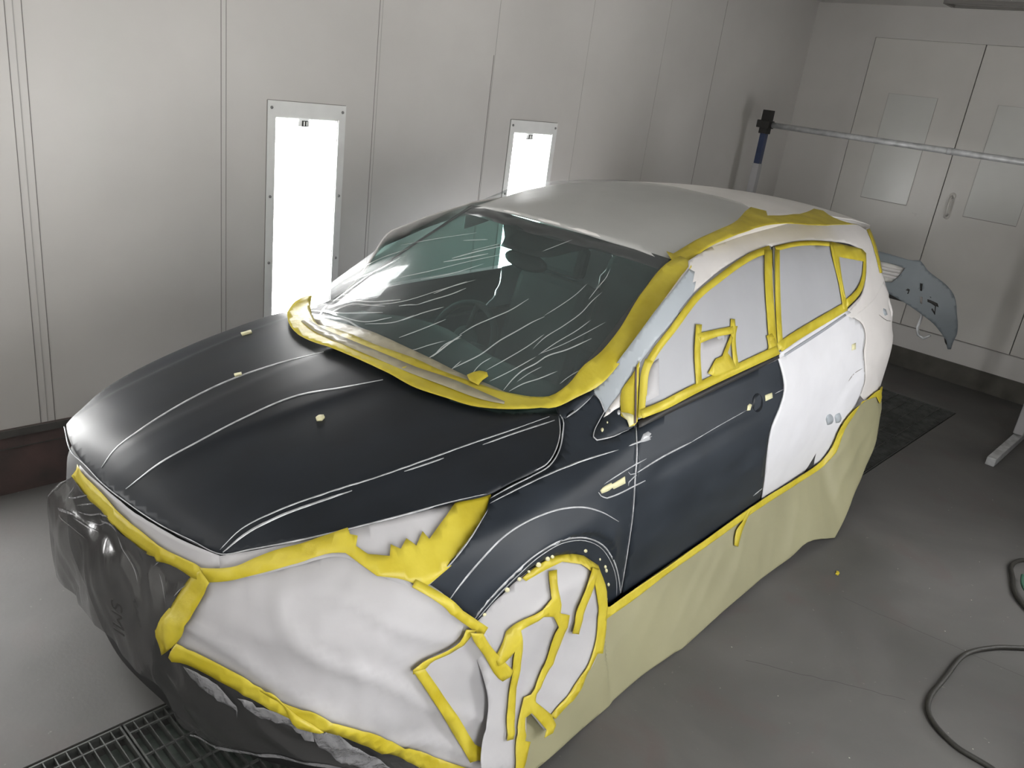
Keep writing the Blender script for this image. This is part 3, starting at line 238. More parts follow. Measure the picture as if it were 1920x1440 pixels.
'wheel_paper':('wheelp',[6152,6354,181,72,151,110,147,118,159,105,171,100,181,94,185,90,195,82,212,81,221,76,235,62,252,44,234,25,248,13,261,-5,274,-32,333,-75,345,-110,373,-154,383,-206,308,-214,305,-255,319,-301,356,-397,49,-221,-51,-166,-33,-205,31,-274,67,-319,54,-317,7,-270,-35,-242,-76,-216,-118,-189,-146,-152,-163,-138,-185,-143,-195,-134,-204,-125,-212,-115,-218,-107,-225,-97,-224,-83,-232,-71,-237,-62,-240,-56,-239,-53,-236,-52,-180,-40,-181,-38,-180,-36,-163,259,-160,254,-159,253,-160,253,-63,-176,-62,-173,-66,-171,-71,-166,-82,-159,-97,-154,-105,-147,-109,-143,-109,-144,-102,-149,-289,171,-279,163,-270,156,-263,150,-256,144,-250,138,68,150,66,151,67,152,68,152,69,153,78,147,87,143,87,146,76,155,54,172,19,195,-26,241,-67,271,-75,267,-37,217,-14,171,-6,153,-3,145,-4,142,-9,145,-31,178,-116,261,-150,293,247,11]),
'lamp_paper':('front',[4941,8831,155,50,149,41,146,36,145,34,143,30,162,32,163,29,166,28,170,27,179,25,186,25,191,27,212,29,232,34,264,39,311,37,265,32,256,30,238,26,244,23,260,21,294,19,312,15,259,14,248,13,240,11,235,11,237,10,235,11,234,10,234,9,225,7,225,6,232,3,239,1,260,-3,269,-7,281,-9,292,-11,306,-12,-94,-104,-101,-103,-178,-123,-215,-105,-233,-95,-234,-89,-218,-91,-189,-85,-187,-82,-187,-78,-186,-76,-187,-72,-190,-68,-192,-63,-189,-62,-185,-63,-181,-65,-185,56,-188,51,-185,52,-182,58,-169,64,-167,69,-172,70,-185,67,-193,74,-190,78,-192,73,-200,60,-216,38,-229,10,-231,-15,-250,-33,-238,-46,-212,-50,-198,-42,-179,-38,-170,-43,-166,-45,-165,-46,-164,-48,-164,-46,-153,-40,-155,-41,-157,-42,-160,-47,-165,-52,-170,-61,-47,147,-49,147,-50,146]),
'lip_paper':('front',[-1911,8839,470,51,420,29,383,13,360,6,336,2,320,-2,310,-2,301,-1,295,0,271,1,267,2,261,3,258,4,255,6,246,2,263,0,253,-2,244,-3,237,-4,232,-5,193,-11,182,-17,177,-20,173,-25,175,-29,45,-154,46,-154,43,-154,41,-157,-161,-25,-168,-31,-170,-24,-211,-7,-207,15,-209,22,-216,13,-201,4,-206,1,-209,2,-213,6,-235,9,-245,10,-246,15,-241,27,-209,44,-199,59,-204,56,-227,37,-310,7,-337,-16,-347,-14,-314,-10,-328,-15,-336,-14,-338,-4,-301,9,-304,15,-329,5,83,214]),
'tape_lip':('front',[-1830,8909,216,-27,212,-25,362,-11,367,6,345,-3,251,-9,243,-13,227,-22,275,-57,272,-54,306,-18,305,-10,287,-21,277,-24,274,-23,217,-20,209,-23,202,-23,201,-15,193,-2,192,6,189,7,184,2,200,-1,190,-9,170,-44,139,-83,121,-106,123,-105,-202,-28,-206,-34,-205,-12,-161,23,-163,26,-227,12,-238,-7,-255,-41,-274,-85,-98,105,-181,-47,-240,-18,-222,26,-222,29,-209,19,-211,21,-217,17,-227,6,-234,1,-230,13,-202,34,-193,47,-211,34,-311,6,-343,-18,-350,-13,-319,7,-322,15,-340,11,-371,-4,228,204,174,189]),
'tape_lamp':('front',[4536,8476,166,31,161,26,158,28,165,35,158,39,146,46,137,64,123,72,125,66,140,58,144,54,150,45,156,34,166,28,171,26,175,29,199,39,215,44,246,50,284,47,245,45,240,42,242,38,77,-116,133,-17,135,-18,-39,-90,-35,-90,194,-79,190,-82,248,-27,245,-31,222,-32,58,104,61,104,137,-58,133,-59,126,83,128,82,127,-80,125,-82,110,79,112,79,114,79,69,-82,70,-82,193,91,197,91,193,91,197,90,204,91,170,72,176,72,231,-11,237,-14,246,-14,255,-16,265,-17,-58,-98,-54,-98,-193,-84,-184,-86,-176,-85,-171,-85,-170,-82,-172,-83,-168,-82,-168,-79,-169,-76,-171,-70,-168,-61,-172,-55,-175,-51,-173,-50,-170,-50,-144,-42,-143,-41,-141,-42,-166,81,-167,78,-176,68,-185,50,-195,39,-203,33,-214,32,-173,91,-173,90,-142,71,-142,72,-145,70,-149,68,-206,12,-222,-5,-223,-25,-238,-41,-217,-50,-194,-50,-184,-44,-177,-40,-170,-42,-167,-44,-167,-44,-164,-47,-163,-47,-162,-49,-162,-56,-166,-58,-173,-59,-182,-55,-159,-43,-167,-47,-129,97,-128,98]),
'tape_fender':('front',[10451,8240,101,-59,102,-62,100,-62,99,-66,101,-72,103,-79,104,-82,106,-88,117,-103,130,-120,150,-138,161,-153,169,-161,171,-166,172,-171,148,-148,148,-150,149,-151,178,252,-149,141,-149,143,-150,144,-176,165,-173,160,-168,153,-160,141,-145,124,-119,98,-112,88,-109,84,-106,78,-107,76,-107,71,-104,65,-105,61,-103,58,-104,57]),
'tape_left':('front',[4302,8153,142,133,140,116,171,-95,174,-93,-37,-159,-69,-215,-67,-204,-51,-184,-58,-188,-68,-188,-67,-195,-69,-196,-81,-197,-105,-200,-140,-208,-148,-177,-167,-182,-177,-193,-77,168,-78,165,-72,157,-78,151,100,246,99,217,111,210,119,206,116,202,83,176,52,161,61,179,106,204]),
'tape_bottom':('front',[4223,6230,209,7,208,7,205,5,191,0,183,-8,174,-17,169,-25,168,-33,165,-41,161,-48,158,-54,157,-61,152,-67,156,-86,149,-100,148,-103,150,-93,158,-74,140,-39,144,-23,147,-19,146,-27,148,-48,144,-72,140,-87,137,-96,137,-100,140,-98,148,-96,152,-97,155,-104,160,-119,168,-145,172,-168,190,-198,198,-209,201,-207,218,-212,208,-190,199,-169,193,-153,187,-142,181,-131,178,-126,179,-120,184,-112,199,-115,204,-117,210,-120,221,-126,236,-137,234,-130,240,-126,243,-127,246,-135,-203,9,-204,18,-243,57,-246,86,-245,105,-231,100,-219,94,-210,88,-200,81,-192,80,-183,86,-179,96,-174,107,-171,122,-148,124,-147,142,-150,153,-161,158,-175,164,-184,173,-192,184,-196,199,-192,203,-209,226,-193,196,-182,164,-174,140,-171,122,-170,108,-170,98,-167,88,-170,79,-169,72,-165,68,-163,64,-168,65,-169,62,-169,59,-169,59,-173,57,-167,57,-171,58,-171,58,-170,57,-172,53,-175,46,-180,39,-187,28,-197,13,-188,0,-204,-8,-207,-12,-210,-16,-213,-17,118,269]),
'tape_fold':('front',[6679,5746,137,26,131,4,123,-75,105,-125,108,-120,100,-82,102,-79,104,-78,130,-90,133,-84,139,-85,139,-87,137,-94,-98,-24,-100,-16,-145,16,-142,54,-132,81,-120,101,-98,135,-82,155,-92,137,-131,113,-145,81,-152,67]),
'tape_p_top':('front',[11971,6883,225,-111,226,-111,-134,-117,-138,-111,-165,-117,-175,-101,-194,-72,-176,-14,-190,15,-178,4,-148,-44,-75,-79,-81,-70,-171,-7,-183,24,-15,154,138,78,146,68,175,29,198,-5,200,-5,183,32,128,60,117,77,101,96,100,157]),
'tape_p_side':('front',[10403,6087,176,-33,182,-39,148,-263,151,-267,153,-270,153,-263,154,-263,156,-263,150,-253,140,-238,128,-227,136,-247,126,-238,119,-231,115,-226,113,-223,208,-181,214,-192,217,-199,-158,-62,-156,-62,-151,123,-145,116,-220,-41,-86,201,-88,201,-104,224,-111,229,-121,237,-130,248,-143,263,-154,281,-165,300,-172,312,-170,312,-138,256,-136,252,-134,248,-131,243]),
'tape_v':('front',[12057,6811,278,-143,278,-139,153,-252,162,-246,169,-241,177,-240,182,-241,184,-245,163,-216,168,-222,-105,-172,-145,-26,-142,-27,-184,211,-178,259,-143,269,-136,273,-156,271,-170,243,-180,244,-165,250,-109,197]),
'tape_zig':('wheelp',[6726,5743,79,128,79,128,121,76,126,70,151,58,162,43,169,39,168,31,178,26,180,32,207,86,210,91,43,170,75,144,87,136,92,134,163,-20,170,-25,-111,-128,-102,-134,-62,-156,53,-227,124,-299,22,-173,7,-168,278,-165,288,-172,-24,-212,-26,-214,-36,-237,-43,-235,-58,-223,-87,-199,-110,-178,-139,-171,-158,-153,-170,-140,-176,-133,-180,-126,-178,-125,-20,-123,-22,-122,223,-250,222,-250,223,-250,79,-207,80,-210,-117,-74,-117,-74,-233,42,-232,43,103,78,104,78,-195,280,-192,276,-190,274,-162,3,-160,4,-45,-159,-47,-158,-47,-157,-48,-156,232,-157,-116,-136,-115,-136,-113,-136,-111,-138,-108,-140,-338,200,56,179,55,178,56,177,60,175,64,172,72,168,81,164,82,144,88,142,91,143,88,146,83,152,166,-30,169,-31,141,134,140,138,135,145,127,152,116,165,100,179,81,211,53,236,44,242,45,239,50,235,-165,270,-158,261,-293,139,-284,132,-245,-20,-240,-21,-218,-38,-198,-55,18,-172,65,-221,54,-283,20,-268,-2,-259,-10,-257,-15,-251,-21,-238,-18,-221,-22,-213,-27,-206,-32,-199,-40,-191,-48,-184,-59,-175,-67,-165,-70,-162,-284,100,38,182,35,185,39,184,47,191,50,191,50,196,45,204,36,215,19,231,-1,231,-16,247,-14,245,-14,241,-13,239,-155,-117,-173,-94,-125,-37,-120,-39,-44,214,110,134,110,135]),
'tape_strap':('wheelp',[10934,6489,-227,-16,-172,-53,-138,-76,-58,-134,-57,-148,-75,-139,-81,-140,-73,-152,-49,-174,-17,-208,6,-220,17,-224,14,-224,466,-293,-5,219,-22,230,-12,217,10,197,40,162,66,147,79,144,76,152,58,167,45,160,134,89,211,27,297,-32]),
'tape_arch':('wheelp',[7851,7225,189,61,194,58,208,44,233,28,248,12,261,-6,275,-33,333,-75,345,-110,358,-157,398,-203,235,-200,290,-242,407,-328,173,-294,150,-279,31,-211,-35,-204,27,-271,68,-321,59,-319,8,-285,-40,-255,-72,-232,-85,-186,-100,-174,-104,-171,-262,111,-174,-104,-176,-100,-170,-103,-158,-110,-126,-117,-118,-122,-139,-105,-242,-96,-274,-62,-275,-56,-223,-49,-225,-46,-223,-43,-203,225,259,65,265,64,266,68,262,77,252,91,219,90,217,96,209,106,197,119,178,135,144,136,128,149,105,165,85,225,36,257,-17,292,-76,315,-119,343,-145,349,-176,355,-188,338,-131,277,-15,188,-231,216,-190,184,-326,149,-288,123,-265,106,-281,17,-262,7,-246,-4,-233,-15,-199,-22,-192,-27,-184,-33]),
'film_front':('front',[-2278,8357,-390,-296,-433,-322,-255,-239,-295,-298,-846,-619,-485,-463,0,-120,120,-240,-120,-360,0,-240,-120,-360,240,-120,120,-240,120,-120,360,0,120,-120,360,0,241,-120,425,39,435,46,382,12,417,42,430,62,431,68,400,54,363,34,322,8,288,-15,261,-34,232,-42,225,-47,216,-51,214,-53,210,-54,209,-55,208,-54,202,-48,209,-38,202,-41,193,-49,181,-61,168,-75,168,-125,144,-158,142,-160,162,-134,196,-85,195,-30,210,-1,218,18,221,28,214,25,202,14,211,11,210,19,210,23,209,25,210,24,204,18,197,9,189,-4,186,-16,183,-25,184,-34,185,-46,189,-60,188,-71,185,-83,185,-94,186,-111,190,-127,196,-141,203,-144,208,-137,214,-124,210,-108,203,-89,211,-76,205,-62,200,-51,198,-43,196,-37,197,-36,199,-33,203,-35,211,-38,218,-43,222,-53,232,-68,242,-90,224,-100,231,-112,235,-116,238,-122,242,-129,-115,272,-104,253,-234,110,-232,106,-229,103,-223,98,-244,94,-234,77,-226,68,-221,64,-214,66,-206,74,-202,86,-199,102,-180,116,-179,141,-182,164,-188,190,-196,211,-205,234,-215,250,-210,242,-206,222,-190,186,-180,154,-174,129,-171,114,-169,104,-169,99,-170,94,-172,88,-171,80,-168,75,-166,68,-166,64,-165,62,-167,59,-167,59,-169,58,-167,56,-171,56,-171,55,-171,52,-173,48,-176,43,-180,35,-187,27,-195,16,-179,13,-191,13,-194,8,-202,-9,-215,-38,-263,-86,-277,-108,-35,192,-38,188,-47,177,114,234,101,219,96,213,94,210,93,205,67,180,62,188,92,215,134,236,64,103,-198,2,-206,-5,-209,-7,-213,-5,-214,-1,-232,2,-240,2,-251,0,-257,1,-259,5,-260,12,-261,17,-264,20,-270,22,-276,22,-301,20,-311,20,-323,18,-332,17,-345,16,-309,12,-324,10,-346,1]),
'crinkle0':('front',[4539,5700,142,-125,147,-122,115,-77,117,-72,112,-77,153,-24,149,-30,144,-38,128,-40,125,-44,124,-48,79,-95,79,-98,-24,147,-26,143,-97,104,-97,101,-101,93,-116,88,-121,78,-127,67,-134,56,-135,41,-143,29,-148,24,-170,-39]),
'crinkle1':('front',[6151,5413,96,-106,95,-107,102,-99,154,-109,156,-101,129,2,128,-1,124,-16,123,-40,119,-57,119,-59,103,-112,105,-117,104,-123,117,-11,116,-14,-31,161,-32,153,-129,109,-125,104,-128,92,-130,75,-133,63,-135,52,-133,33,-135,24,-134,31,-139,53,-140,52,-180,39]),
'crinkle2':('front',[7980,4581,88,-227,88,-252,141,-161,142,-178,146,-191,149,-204,148,-122,153,-131,157,-129,164,-118,195,-115,202,-96,201,-81,197,-72,193,-72,-172,191,-179,210,-187,225,-194,234,-176,212,-167,195,-158,175,-149,158,-149,245,-142,213,-134,88,-134,83,-139,-23,-141,-27]),
'skirt':('skirt',[7446,1153,196,-184,214,-136,230,-99,240,-75,247,-64,249,-65,293,-59,309,-18,324,15,334,37,344,47,349,45,351,27,347,-5,340,-52,295,-86,291,-109,295,-113,891,1166,267,-140,269,-142,272,-140,277,-134,365,-147,385,-110,414,-62,452,-4,465,6,476,4,483,-5,486,-15,495,-17,506,-20,516,-23,526,-26,537,-29,549,-29,561,-30,540,-31,552,-34,564,-34,579,-34,593,-28,611,-21,630,-11,650,3,654,22,677,42,695,50,707,47,715,34,728,22,746,12,747,28,768,36,686,-103,578,-222,276,27,219,71,207,19,211,-290,-122,-1336,-4,-967,204,-25,315,316,417,572,511,584,593,304,677,186,715,174,747,128,884,149,1418,276,1223,-497,-360,847,0,636,-22,580,-691,600,-687,402,-338,412,-279,433,-289,421,-305,404,-387,437,-428,401,-458,372,-465,360,-475,369,-473,369,-460,358,-442,320,-394,275,-395,297,-388,344,-391,357,-411,313,-481,313,-481,300,-730,-409,-705,-423,-697,-352,-683,-163,-537,86,-484,220,-461,234,-526,170,-571,65,-599,-7,-603,-37,-593,-35,-567,-2,-572,34,-557,44,-550,41,-544,34,-535,29,-522,35,-504,47,-496,67,-478,84,-467,91,-460,87,-454,80,-448,75,-440,68,-433,62,-537,-188,-360,0,-481,0,-361,0,-481,0,-361,0,-361,0,-481,0,-361,0,-360,0,-361,0,-361,0,-288,208,-364,-57,-356,-56,-351,-55,-344,-54,-352,-92,-370,-159,-359,-182,-352,-175,-336,-147,-317,-105,-296,-61,-283,-33,-277,-29,-273,-31,-231,-30,-229,-31,-225,-30,-313,-455,-310,-455,-306,-456,-304,-458,85,-463,68,-508,55,-539,49,-556,49,-559,53,-549,63,-528,79,-497,98,-457,124,-407,154,-349]),
'tape_skirt':('skirt',[12862,-258,939,1297,289,-108,292,-113,296,-111,370,-125,388,-102,415,-65,448,-15,462,-9,472,-9,482,-10,484,-13,495,-13,505,-14,516,-16,526,-17,538,-20,549,-22,561,-25,542,-29,552,-35,564,-38,578,-36,593,-32,608,-27,624,-21,651,6,659,37,678,52,698,66,711,64,719,50,729,32,744,14,712,23,732,30,662,-95,563,-264,314,-181,241,4,200,-103,55,-714,-65,-1189,148,-346,241,0,424,441,628,854,629,460,716,214,716,153,608,28,711,60,930,174,2093,-265,-481,847,361,424,-1788,366,-337,-436,-346,-453,-899,-298,-918,-420,-910,-520,-316,295,-277,320,-331,223,-325,104,-285,128,-180,246,-154,330,-175,296,-239,149,-255,-50,-242,-138,-261,-119,-595,104,-774,97,-858,-52,-825,-32,-723,10,-700,12,-697,-10,-693,-27,-688,-39,-674,-36,-656,-24,-652,-7,-633,7,-613,18,-594,28,-576,35,-560,40,-546,40,-536,34,-555,25,-546,14,-537,6,-528,3,-516,2,-506,5,-493,10,-480,18,-418,27,-407,41,-395,49,-388,52,-372,65,-351,93,-337,103,-331,99,-296,81,-294,73,-292,65,-836,-1133,-36,-498]),
'tape_dangle':('skirt',[25240,135,585,-18,-302,384,-310,364,-296,378,-291,424,-271,444,-229,459,-204,484,-201,484,-310,-459,129,-782,215,-684,342,-289,382,-239,353,-522]),
'bumper':('bumper',[691,12204,-289,-5,-286,-6,-284,-12,-270,-20,-268,-26,-266,-30,-264,-27,-271,-32,-268,-18,-249,22,-242,47,-241,47,-169,-128,-167,-134,-155,-155,-157,-153,-250,-176,-264,-143,-264,-141,-254,-135,-254,-134,-244,-155,-235,-182,-224,-202,-199,-232,-133,-203,-115,-218,-102,-226,-85,-237,-69,-244,-71,-245,-106,-310,-107,-311,-87,-319,-49,-243,-38,-246,-16,-247,18,-234,37,-231,29,-235,8,-299,2,-301,197,-48,136,311,137,308,162,285,202,255,219,233,158,164,163,157,169,144,202,141,208,124,211,120,259,148,262,144,266,137,246,121,248,115,251,111,275,112,277,106,280,106,259,84,261,84,247,126,250,202,8364,0,250,-202,247,-126,261,-84,259,-84,280,-106,277,-106,275,-112,251,-111,248,-115,246,-121,266,-137,262,-144,259,-148,211,-120,208,-124,202,-141,169,-144,163,-157,158,-164,219,-233,202,-255,162,-285,137,-308,136,-311,197,48,2,301,8,299,29,235,37,231,18,234,-16,247,-38,246,-49,243,-87,319,-107,311,-106,310,-71,245,-69,244,-85,237,-102,226,-115,218,-133,203,-199,232,-224,202,-235,182,-244,155,-254,134,-254,135,-264,141,-264,143,-250,176,-157,153,-155,155,-167,134,-169,128,-241,-47,-242,-47,-249,-22,-268,18,-271,32,-264,27,-266,30,-268,26,-270,20,-284,12,-286,6,-289,5]),
'b_grille':('bumper',[286,11528,-193,-6,-191,-6,-191,-6,-189,-9,-188,-14,-216,-21,-215,-28,-213,-30,-213,-32,-210,-31,52,-183,52,-183,62,-180,80,-176,91,-170,96,-167,96,-170,153,-45,155,-45,159,-21,206,29,207,46,84,209,86,208,86,207,87,207,88,206,89,206]),
'b_slot1':('bumper',[-3031,10451,-180,-2,-44,-188,-42,-190,-42,-189,146,9,53,187,54,187]),
'b_slot2':('bumper',[-3316,9447,-180,-1,-36,-179,-36,-179,-35,-180,156,50,65,245]),
'b_mark1':('bumper',[-2362,9871,-160,-49,6,-174,7,-174,69,-16,-13,219,196,40]),
'b_mark2':('bumper',[-3842,9353,-111,-16,-110,-19,-166,-42,-165,-52,-164,-52,-71,-135,-70,-135,186,44,-38,-238,-37,-239,-36,-240,115,134,115,134,116,133,-46,98,-98,-108,-97,-108,36,210,36,209,145,75,146,74,149,52,111,18]),
'b_mark3':('bumper',[-3920,9586,-111,-18,11,-88]),
'b_tip':('bumper',[-5595,6581,-92,-87,-86,-97,-90,-202,-69,-219,126,108,89,147,61,176]),
'fold0':('top',[11459,6887,271,-3,139,-183,65,-279,25,-327,4,-349,-39,-401,-66,-429,-64,-420,-52,-400,-35,-374,-14,-344,12,-309,30,-238,43,-219,52,-207,62,-191,65,-187,65,-186,13,18,-55,198,-56,200,-52,204,-51,208,-41,220,-29,238,-10,309,16,345,38,377,56,406,68,428,72,441,29,390,-6,350,-26,328,-70,271,-150,168,-287,-21]),
'fold1':('top',[10663,5931,74,-233,72,-234,79,-223,64,-242,34,-278,13,-301,4,-317,3,-315,11,-299,22,-282,30,-269,37,-257,45,-245,53,-233,54,-230,17,21,-41,247,-39,252,-37,256,-35,260,-29,271,-19,285,-9,302,2,320,2,324,-5,312,-26,288,-56,253,-91,208,-97,202,-100,200]),
'fold2':('top',[10860,4381,-56,-385,-63,-387,-51,-369,-34,-345,-11,-315,21,-276,48,-214,69,-183,82,-164,90,-152,96,-140,92,-146,12,17,-82,163,-85,159,-89,152,-81,163,-67,182,-46,211,-19,273,12,312,37,347,53,372,51,377,41,371]),
'fold3':('top',[10950,4939,187,-49,156,-86,121,-125,88,-174,49,-233,4,-274,-18,-304,-21,-307,-8,-287,8,-310,23,-290,28,-278,15,16,-15,295,-7,308,-6,312,9,288,24,311,20,311,-2,286,-48,244,-88,179,-121,130,-174,55,-204,18]),
'fold4':('top',[11436,3561,39,-265,41,-260,46,-252,52,-243,61,-228,69,-217,78,-202,89,-187,103,-175,113,-160,121,-147,127,-138,132,-132,134,-128,136,-127,135,-128,134,-131,119,-119,120,-119,121,-117,125,-114,126,-112,127,-111,129,-109,-117,127,-123,117,-122,118,-121,120,-121,118,-120,119,-119,119,-134,132,-135,129,-136,127,-134,128,-131,133,-127,138,-120,148,-112,159,-102,175,-88,187,-78,203,-68,217,-60,229,-56,238,-50,246,-46,253,-45,258]),
'fold5':('top',[12270,5798,21,-275,-14,-315,6,-284,17,-269,27,-253,36,-238,55,-263,65,-245,74,-234,80,-223,91,-207,94,-203,14,20,-80,223,-76,228,-79,226,-72,235,-64,248,-52,265,-35,241,-24,256,-14,272,-3,290,-4,290,-46,240]),
'fold6':('top',[13218,3256,76,-228,81,-222,86,-215,93,-204,99,-196,105,-188,110,-177,116,-170,121,-163,123,-159,126,-157,126,-157,126,-157,128,-160,128,-160,130,-158,134,-154,137,-150,140,-148,10,13,-134,155,-130,159,-129,161,-128,161,-128,160,-127,161,-126,159,-126,157,-126,157,-123,161,-120,164,-115,170,-109,178,-104,189,-99,197,-94,203,-92,206,-88,213,-84,218]),
'fold7':('top',[14626,1781,111,-169,120,-158,128,-147,129,-146,128,-147,125,-149,125,-150,126,-149,134,-140,141,-132,19,23,-120,158,-121,157,-125,151,-124,152,-125,150,-128,149,-129,147,-128,148,-133,140,-133,139]),
'fold8':('top',[13198,2029,85,-186,85,-184,92,-176,97,-170,100,-164,108,-155,115,-146,127,-139,135,-131,140,-123,144,-119,149,-112,149,-112,10,13,-142,124,-141,124,-143,121,-139,124,-134,130,-127,140,-114,145,-107,156,-100,164,-96,171,-93,175,-95,172,-94,173]),
'fold9':('top',[15833,2404,26,-261,50,-235,55,-227,60,-222,79,-200,16,17,-49,232,-59,223,-54,229,-48,237,-58,227]),
'fold10':('top',[15922,6399,22,-307,36,-287,28,-293,-24,-343,-5,-319,10,-300,20,-286,30,-274,37,-265,45,-268,50,-260,58,-252,66,-240,76,-229,83,-221,13,15,-72,233,-65,242,-60,248,-55,253,-50,263,-43,270,-34,268,-27,278,-18,289,-6,305,9,324,29,349,-52,266,-47,274,-35,291]),
'fold11':('top',[10580,2193,54,-246,53,-246,62,-234,71,-219,86,-198,105,-169,115,-125,126,-105,134,-90,135,-90,8,15,-125,107,-128,102,-126,105,-113,123,-103,168,-85,196,-70,219,-60,235,-62,237,-65,231]),
'fold12':('top',[10219,-1732,163,-47,154,-49,171,-34,175,-21,176,-18,174,-27,131,-29,134,-25,137,-18,7,23,-127,46,-130,39,-133,29,-176,27,-177,18,-174,21,-168,33,-156,36,-171,20]),
'fold13':('top',[10409,-2781,131,-49,126,-54,124,-57,148,-69,151,-68,153,-64,157,-56,162,-39,167,-27,169,-22,168,-25,167,-33,169,-48,169,-54,171,-56,172,-54,154,-43,156,-41,156,-43,155,-46,139,-48,139,-52,140,-53,7,15,-136,59,-136,60,-137,56,-155,53,-156,43,-156,41,-154,43,-172,54,-170,56,-170,54,-172,48,-168,34,-170,24,-169,22,-165,27,-160,39,-156,55,-152,64,-150,68,-151,63,-127,49,-128,48,-133,42]),
'fold14':('top',[11592,-1924,172,-50,172,-49,170,-57,139,-55,136,-65,135,-69,135,-71,138,-68,143,-71,144,-73,146,-69,152,-61,154,-48,160,-38,164,-29,166,-26,167,-29,6,16,-163,38,-163,36,-160,37,-159,38,-153,48,-150,60,-146,69,-143,73,-144,71,-137,68,-136,71,-135,70,-138,65,-140,56,-175,49,-176,39,-175,39]),
'fold15':('top',[10470,73,121,-108,123,-105,127,-99,129,-96,130,-95,147,-101,150,-98,152,-95,155,-90,158,-87,7,14,-150,103,-150,100,-151,96,-150,98,-147,101,-130,95,-128,97,-127,99,-129,94,-129,92]),
'fold16':('top',[11151,706,113,-111,118,-102,121,-97,119,-100,118,-104,131,-128,128,-134,132,-130,137,-122,10,15,-125,142,-125,140,-129,134,-132,130,-117,105,-121,100,-121,97,-123,93,-125,89]),
'fold17':('top',[11968,841,97,-113,99,-110,105,-101,105,-101,133,-133,133,-134,137,-130,145,-117,143,-94,153,-78,155,-75,10,18,-144,95,-143,93,-142,94,-144,117,-136,129,-133,136,-133,133,-105,102,-105,102,-109,94,-109,93]),
'fold18':('top',[12660,681,122,-104,128,-94,131,-90,129,-94,124,-97,122,-102,124,-98,132,-88,10,16,-116,112,-119,107,-122,102,-124,98,-130,95,-131,91,-133,85,-137,79]),
'fold19':('top',[14341,1968,69,-188,76,-178,88,-164,90,-160,95,-155,99,-151,103,-146,106,-143,116,-130,121,-125,19,24,-98,154,-100,150,-105,143,-102,148,-99,151,-94,156,-89,162,-86,165,-92,159,-94,157]),
'fold20':('top',[11103,-3794,143,-53,143,-54,144,-52,147,-48,148,-47,163,-50,163,-49,166,-48,168,-45,171,-41,173,-35,148,-24,149,-18,152,-15,152,-15,-148,36,-149,23,-149,22,-146,24,-173,35,-170,41,-168,44,-165,48,-164,50,-163,49,-148,47,-146,48,-146,48,-146,46]),
'fold21':('top',[12708,-4490,169,2,172,1,170,-6,191,-24,189,-39,190,-47,192,-47,197,-38,168,-27,169,-27,172,-24,176,-16,180,-3,184,13,186,23,186,17,210,8,212,0,215,1,-211,17,-212,6,-210,-1,-189,-16,-186,-23,-182,-14,-177,4,-174,15,-171,24,-169,27,-168,27,-196,37,-192,47,-190,48,-191,39,-194,23,-173,0,-172,-8]),
'fold22':('top',[15569,-4580,173,22,175,26,177,29,178,30,212,27,216,27,218,50,193,79,193,90,-198,-70,-191,-71,-215,-49,-214,-28,-212,-27,-179,-30,-178,-29,-175,-32]),
'fold23':('top',[10931,-4865,199,52,175,32,162,11,149,-4,150,-10,148,-21,133,-36,132,-49,133,-51,138,-41,166,-29,164,-30,153,-55,148,-74,146,-84,148,-85,154,-76,152,-63,154,-58,157,-53,160,-50,160,-51,162,-51,6,14,-159,58,-158,58,-156,57,-155,58,-153,58,-150,62,-152,75,-147,85,-148,85,-151,76,-159,56,-167,31,-164,28,-135,41,-132,51,-133,49,-138,37,-152,21,-152,10,-151,-2,-163,-17,-175,-39,-199,-60]),
'fold24':('top',[11029,-5035,200,-21,182,-36,170,-50,133,-64,129,-74,130,-78,134,-73,159,-76,163,-71,166,-66,168,-65,-159,88,-162,74,-162,72,-159,75,-132,72,-130,78,-131,75,-135,65,-171,53,-184,28,-203,9]),
'fold25':('top',[11513,-4930,148,-35,150,-30,149,-33,134,-39,134,-45,134,-46,138,-39,-131,61,-133,48,-134,45,-136,39,-150,34,-151,28]),
'fold26':('top',[12463,-6058,145,-27,146,-18,147,-25,149,-35,149,-40,153,-33,-147,56,-150,41,-150,34,-148,25,-147,19]),
'fold27':('top',[12686,-4790,149,-32,151,-31,152,-29,153,-29,153,-31,184,-43,185,-48,186,-50,190,-45,194,-38,159,-23,162,-17,164,-12,165,-14,-161,31,-162,21,-161,20,-159,22,-192,37,-189,46,-187,49,-185,49,-185,43,-154,31,-154,29,-152,26,-153,24]),
'fold28':('top',[12741,-4788,152,-75,152,-75,155,-73,157,-69,161,-65,170,-63,174,-58,176,-56,178,-54,180,-52,186,-53,189,-49,192,-47,194,-44,197,-45,-192,59,-192,50,-190,50,-189,49,-186,53,-181,52,-178,54,-175,55,-173,59,-170,62,-160,65,-158,69,-155,70,-156,70]),
'fold29':('top',[10876,-4206,162,-56,155,-63,155,-61,156,-59,157,-58,157,-53,159,-51,160,-49,162,-48,165,-43,166,-43,-159,65,-162,52,-162,48,-160,49,-159,51,-157,53,-157,57,-155,60,-155,61,-158,54]),
'fold30':('top',[13945,-3831,190,-48,193,-47,197,-41,200,-35,201,-31,205,-28,209,-21,215,-8,201,6,206,19,207,21,-204,0,-204,-11,-200,-6,-213,8,-208,21,-204,28,-201,31,-200,35,-197,40,-195,39]),
'fold31':('top',[10889,-2815,-128,23,-130,13,-136,-4,-134,-29,-146,-58,144,24,132,30,134,5,130,-13]),
'fold32':('top',[11605,-3589,-135,56,-138,47,-142,30,-152,0,-151,-19,-154,-31,153,1,150,19,148,-1,139,-29,137,-46]),
'fold33':('top',[11709,1572,65,-186,72,-172,56,-190,65,-180,13,14,-41,209,-57,193,-72,176,-88,154]),
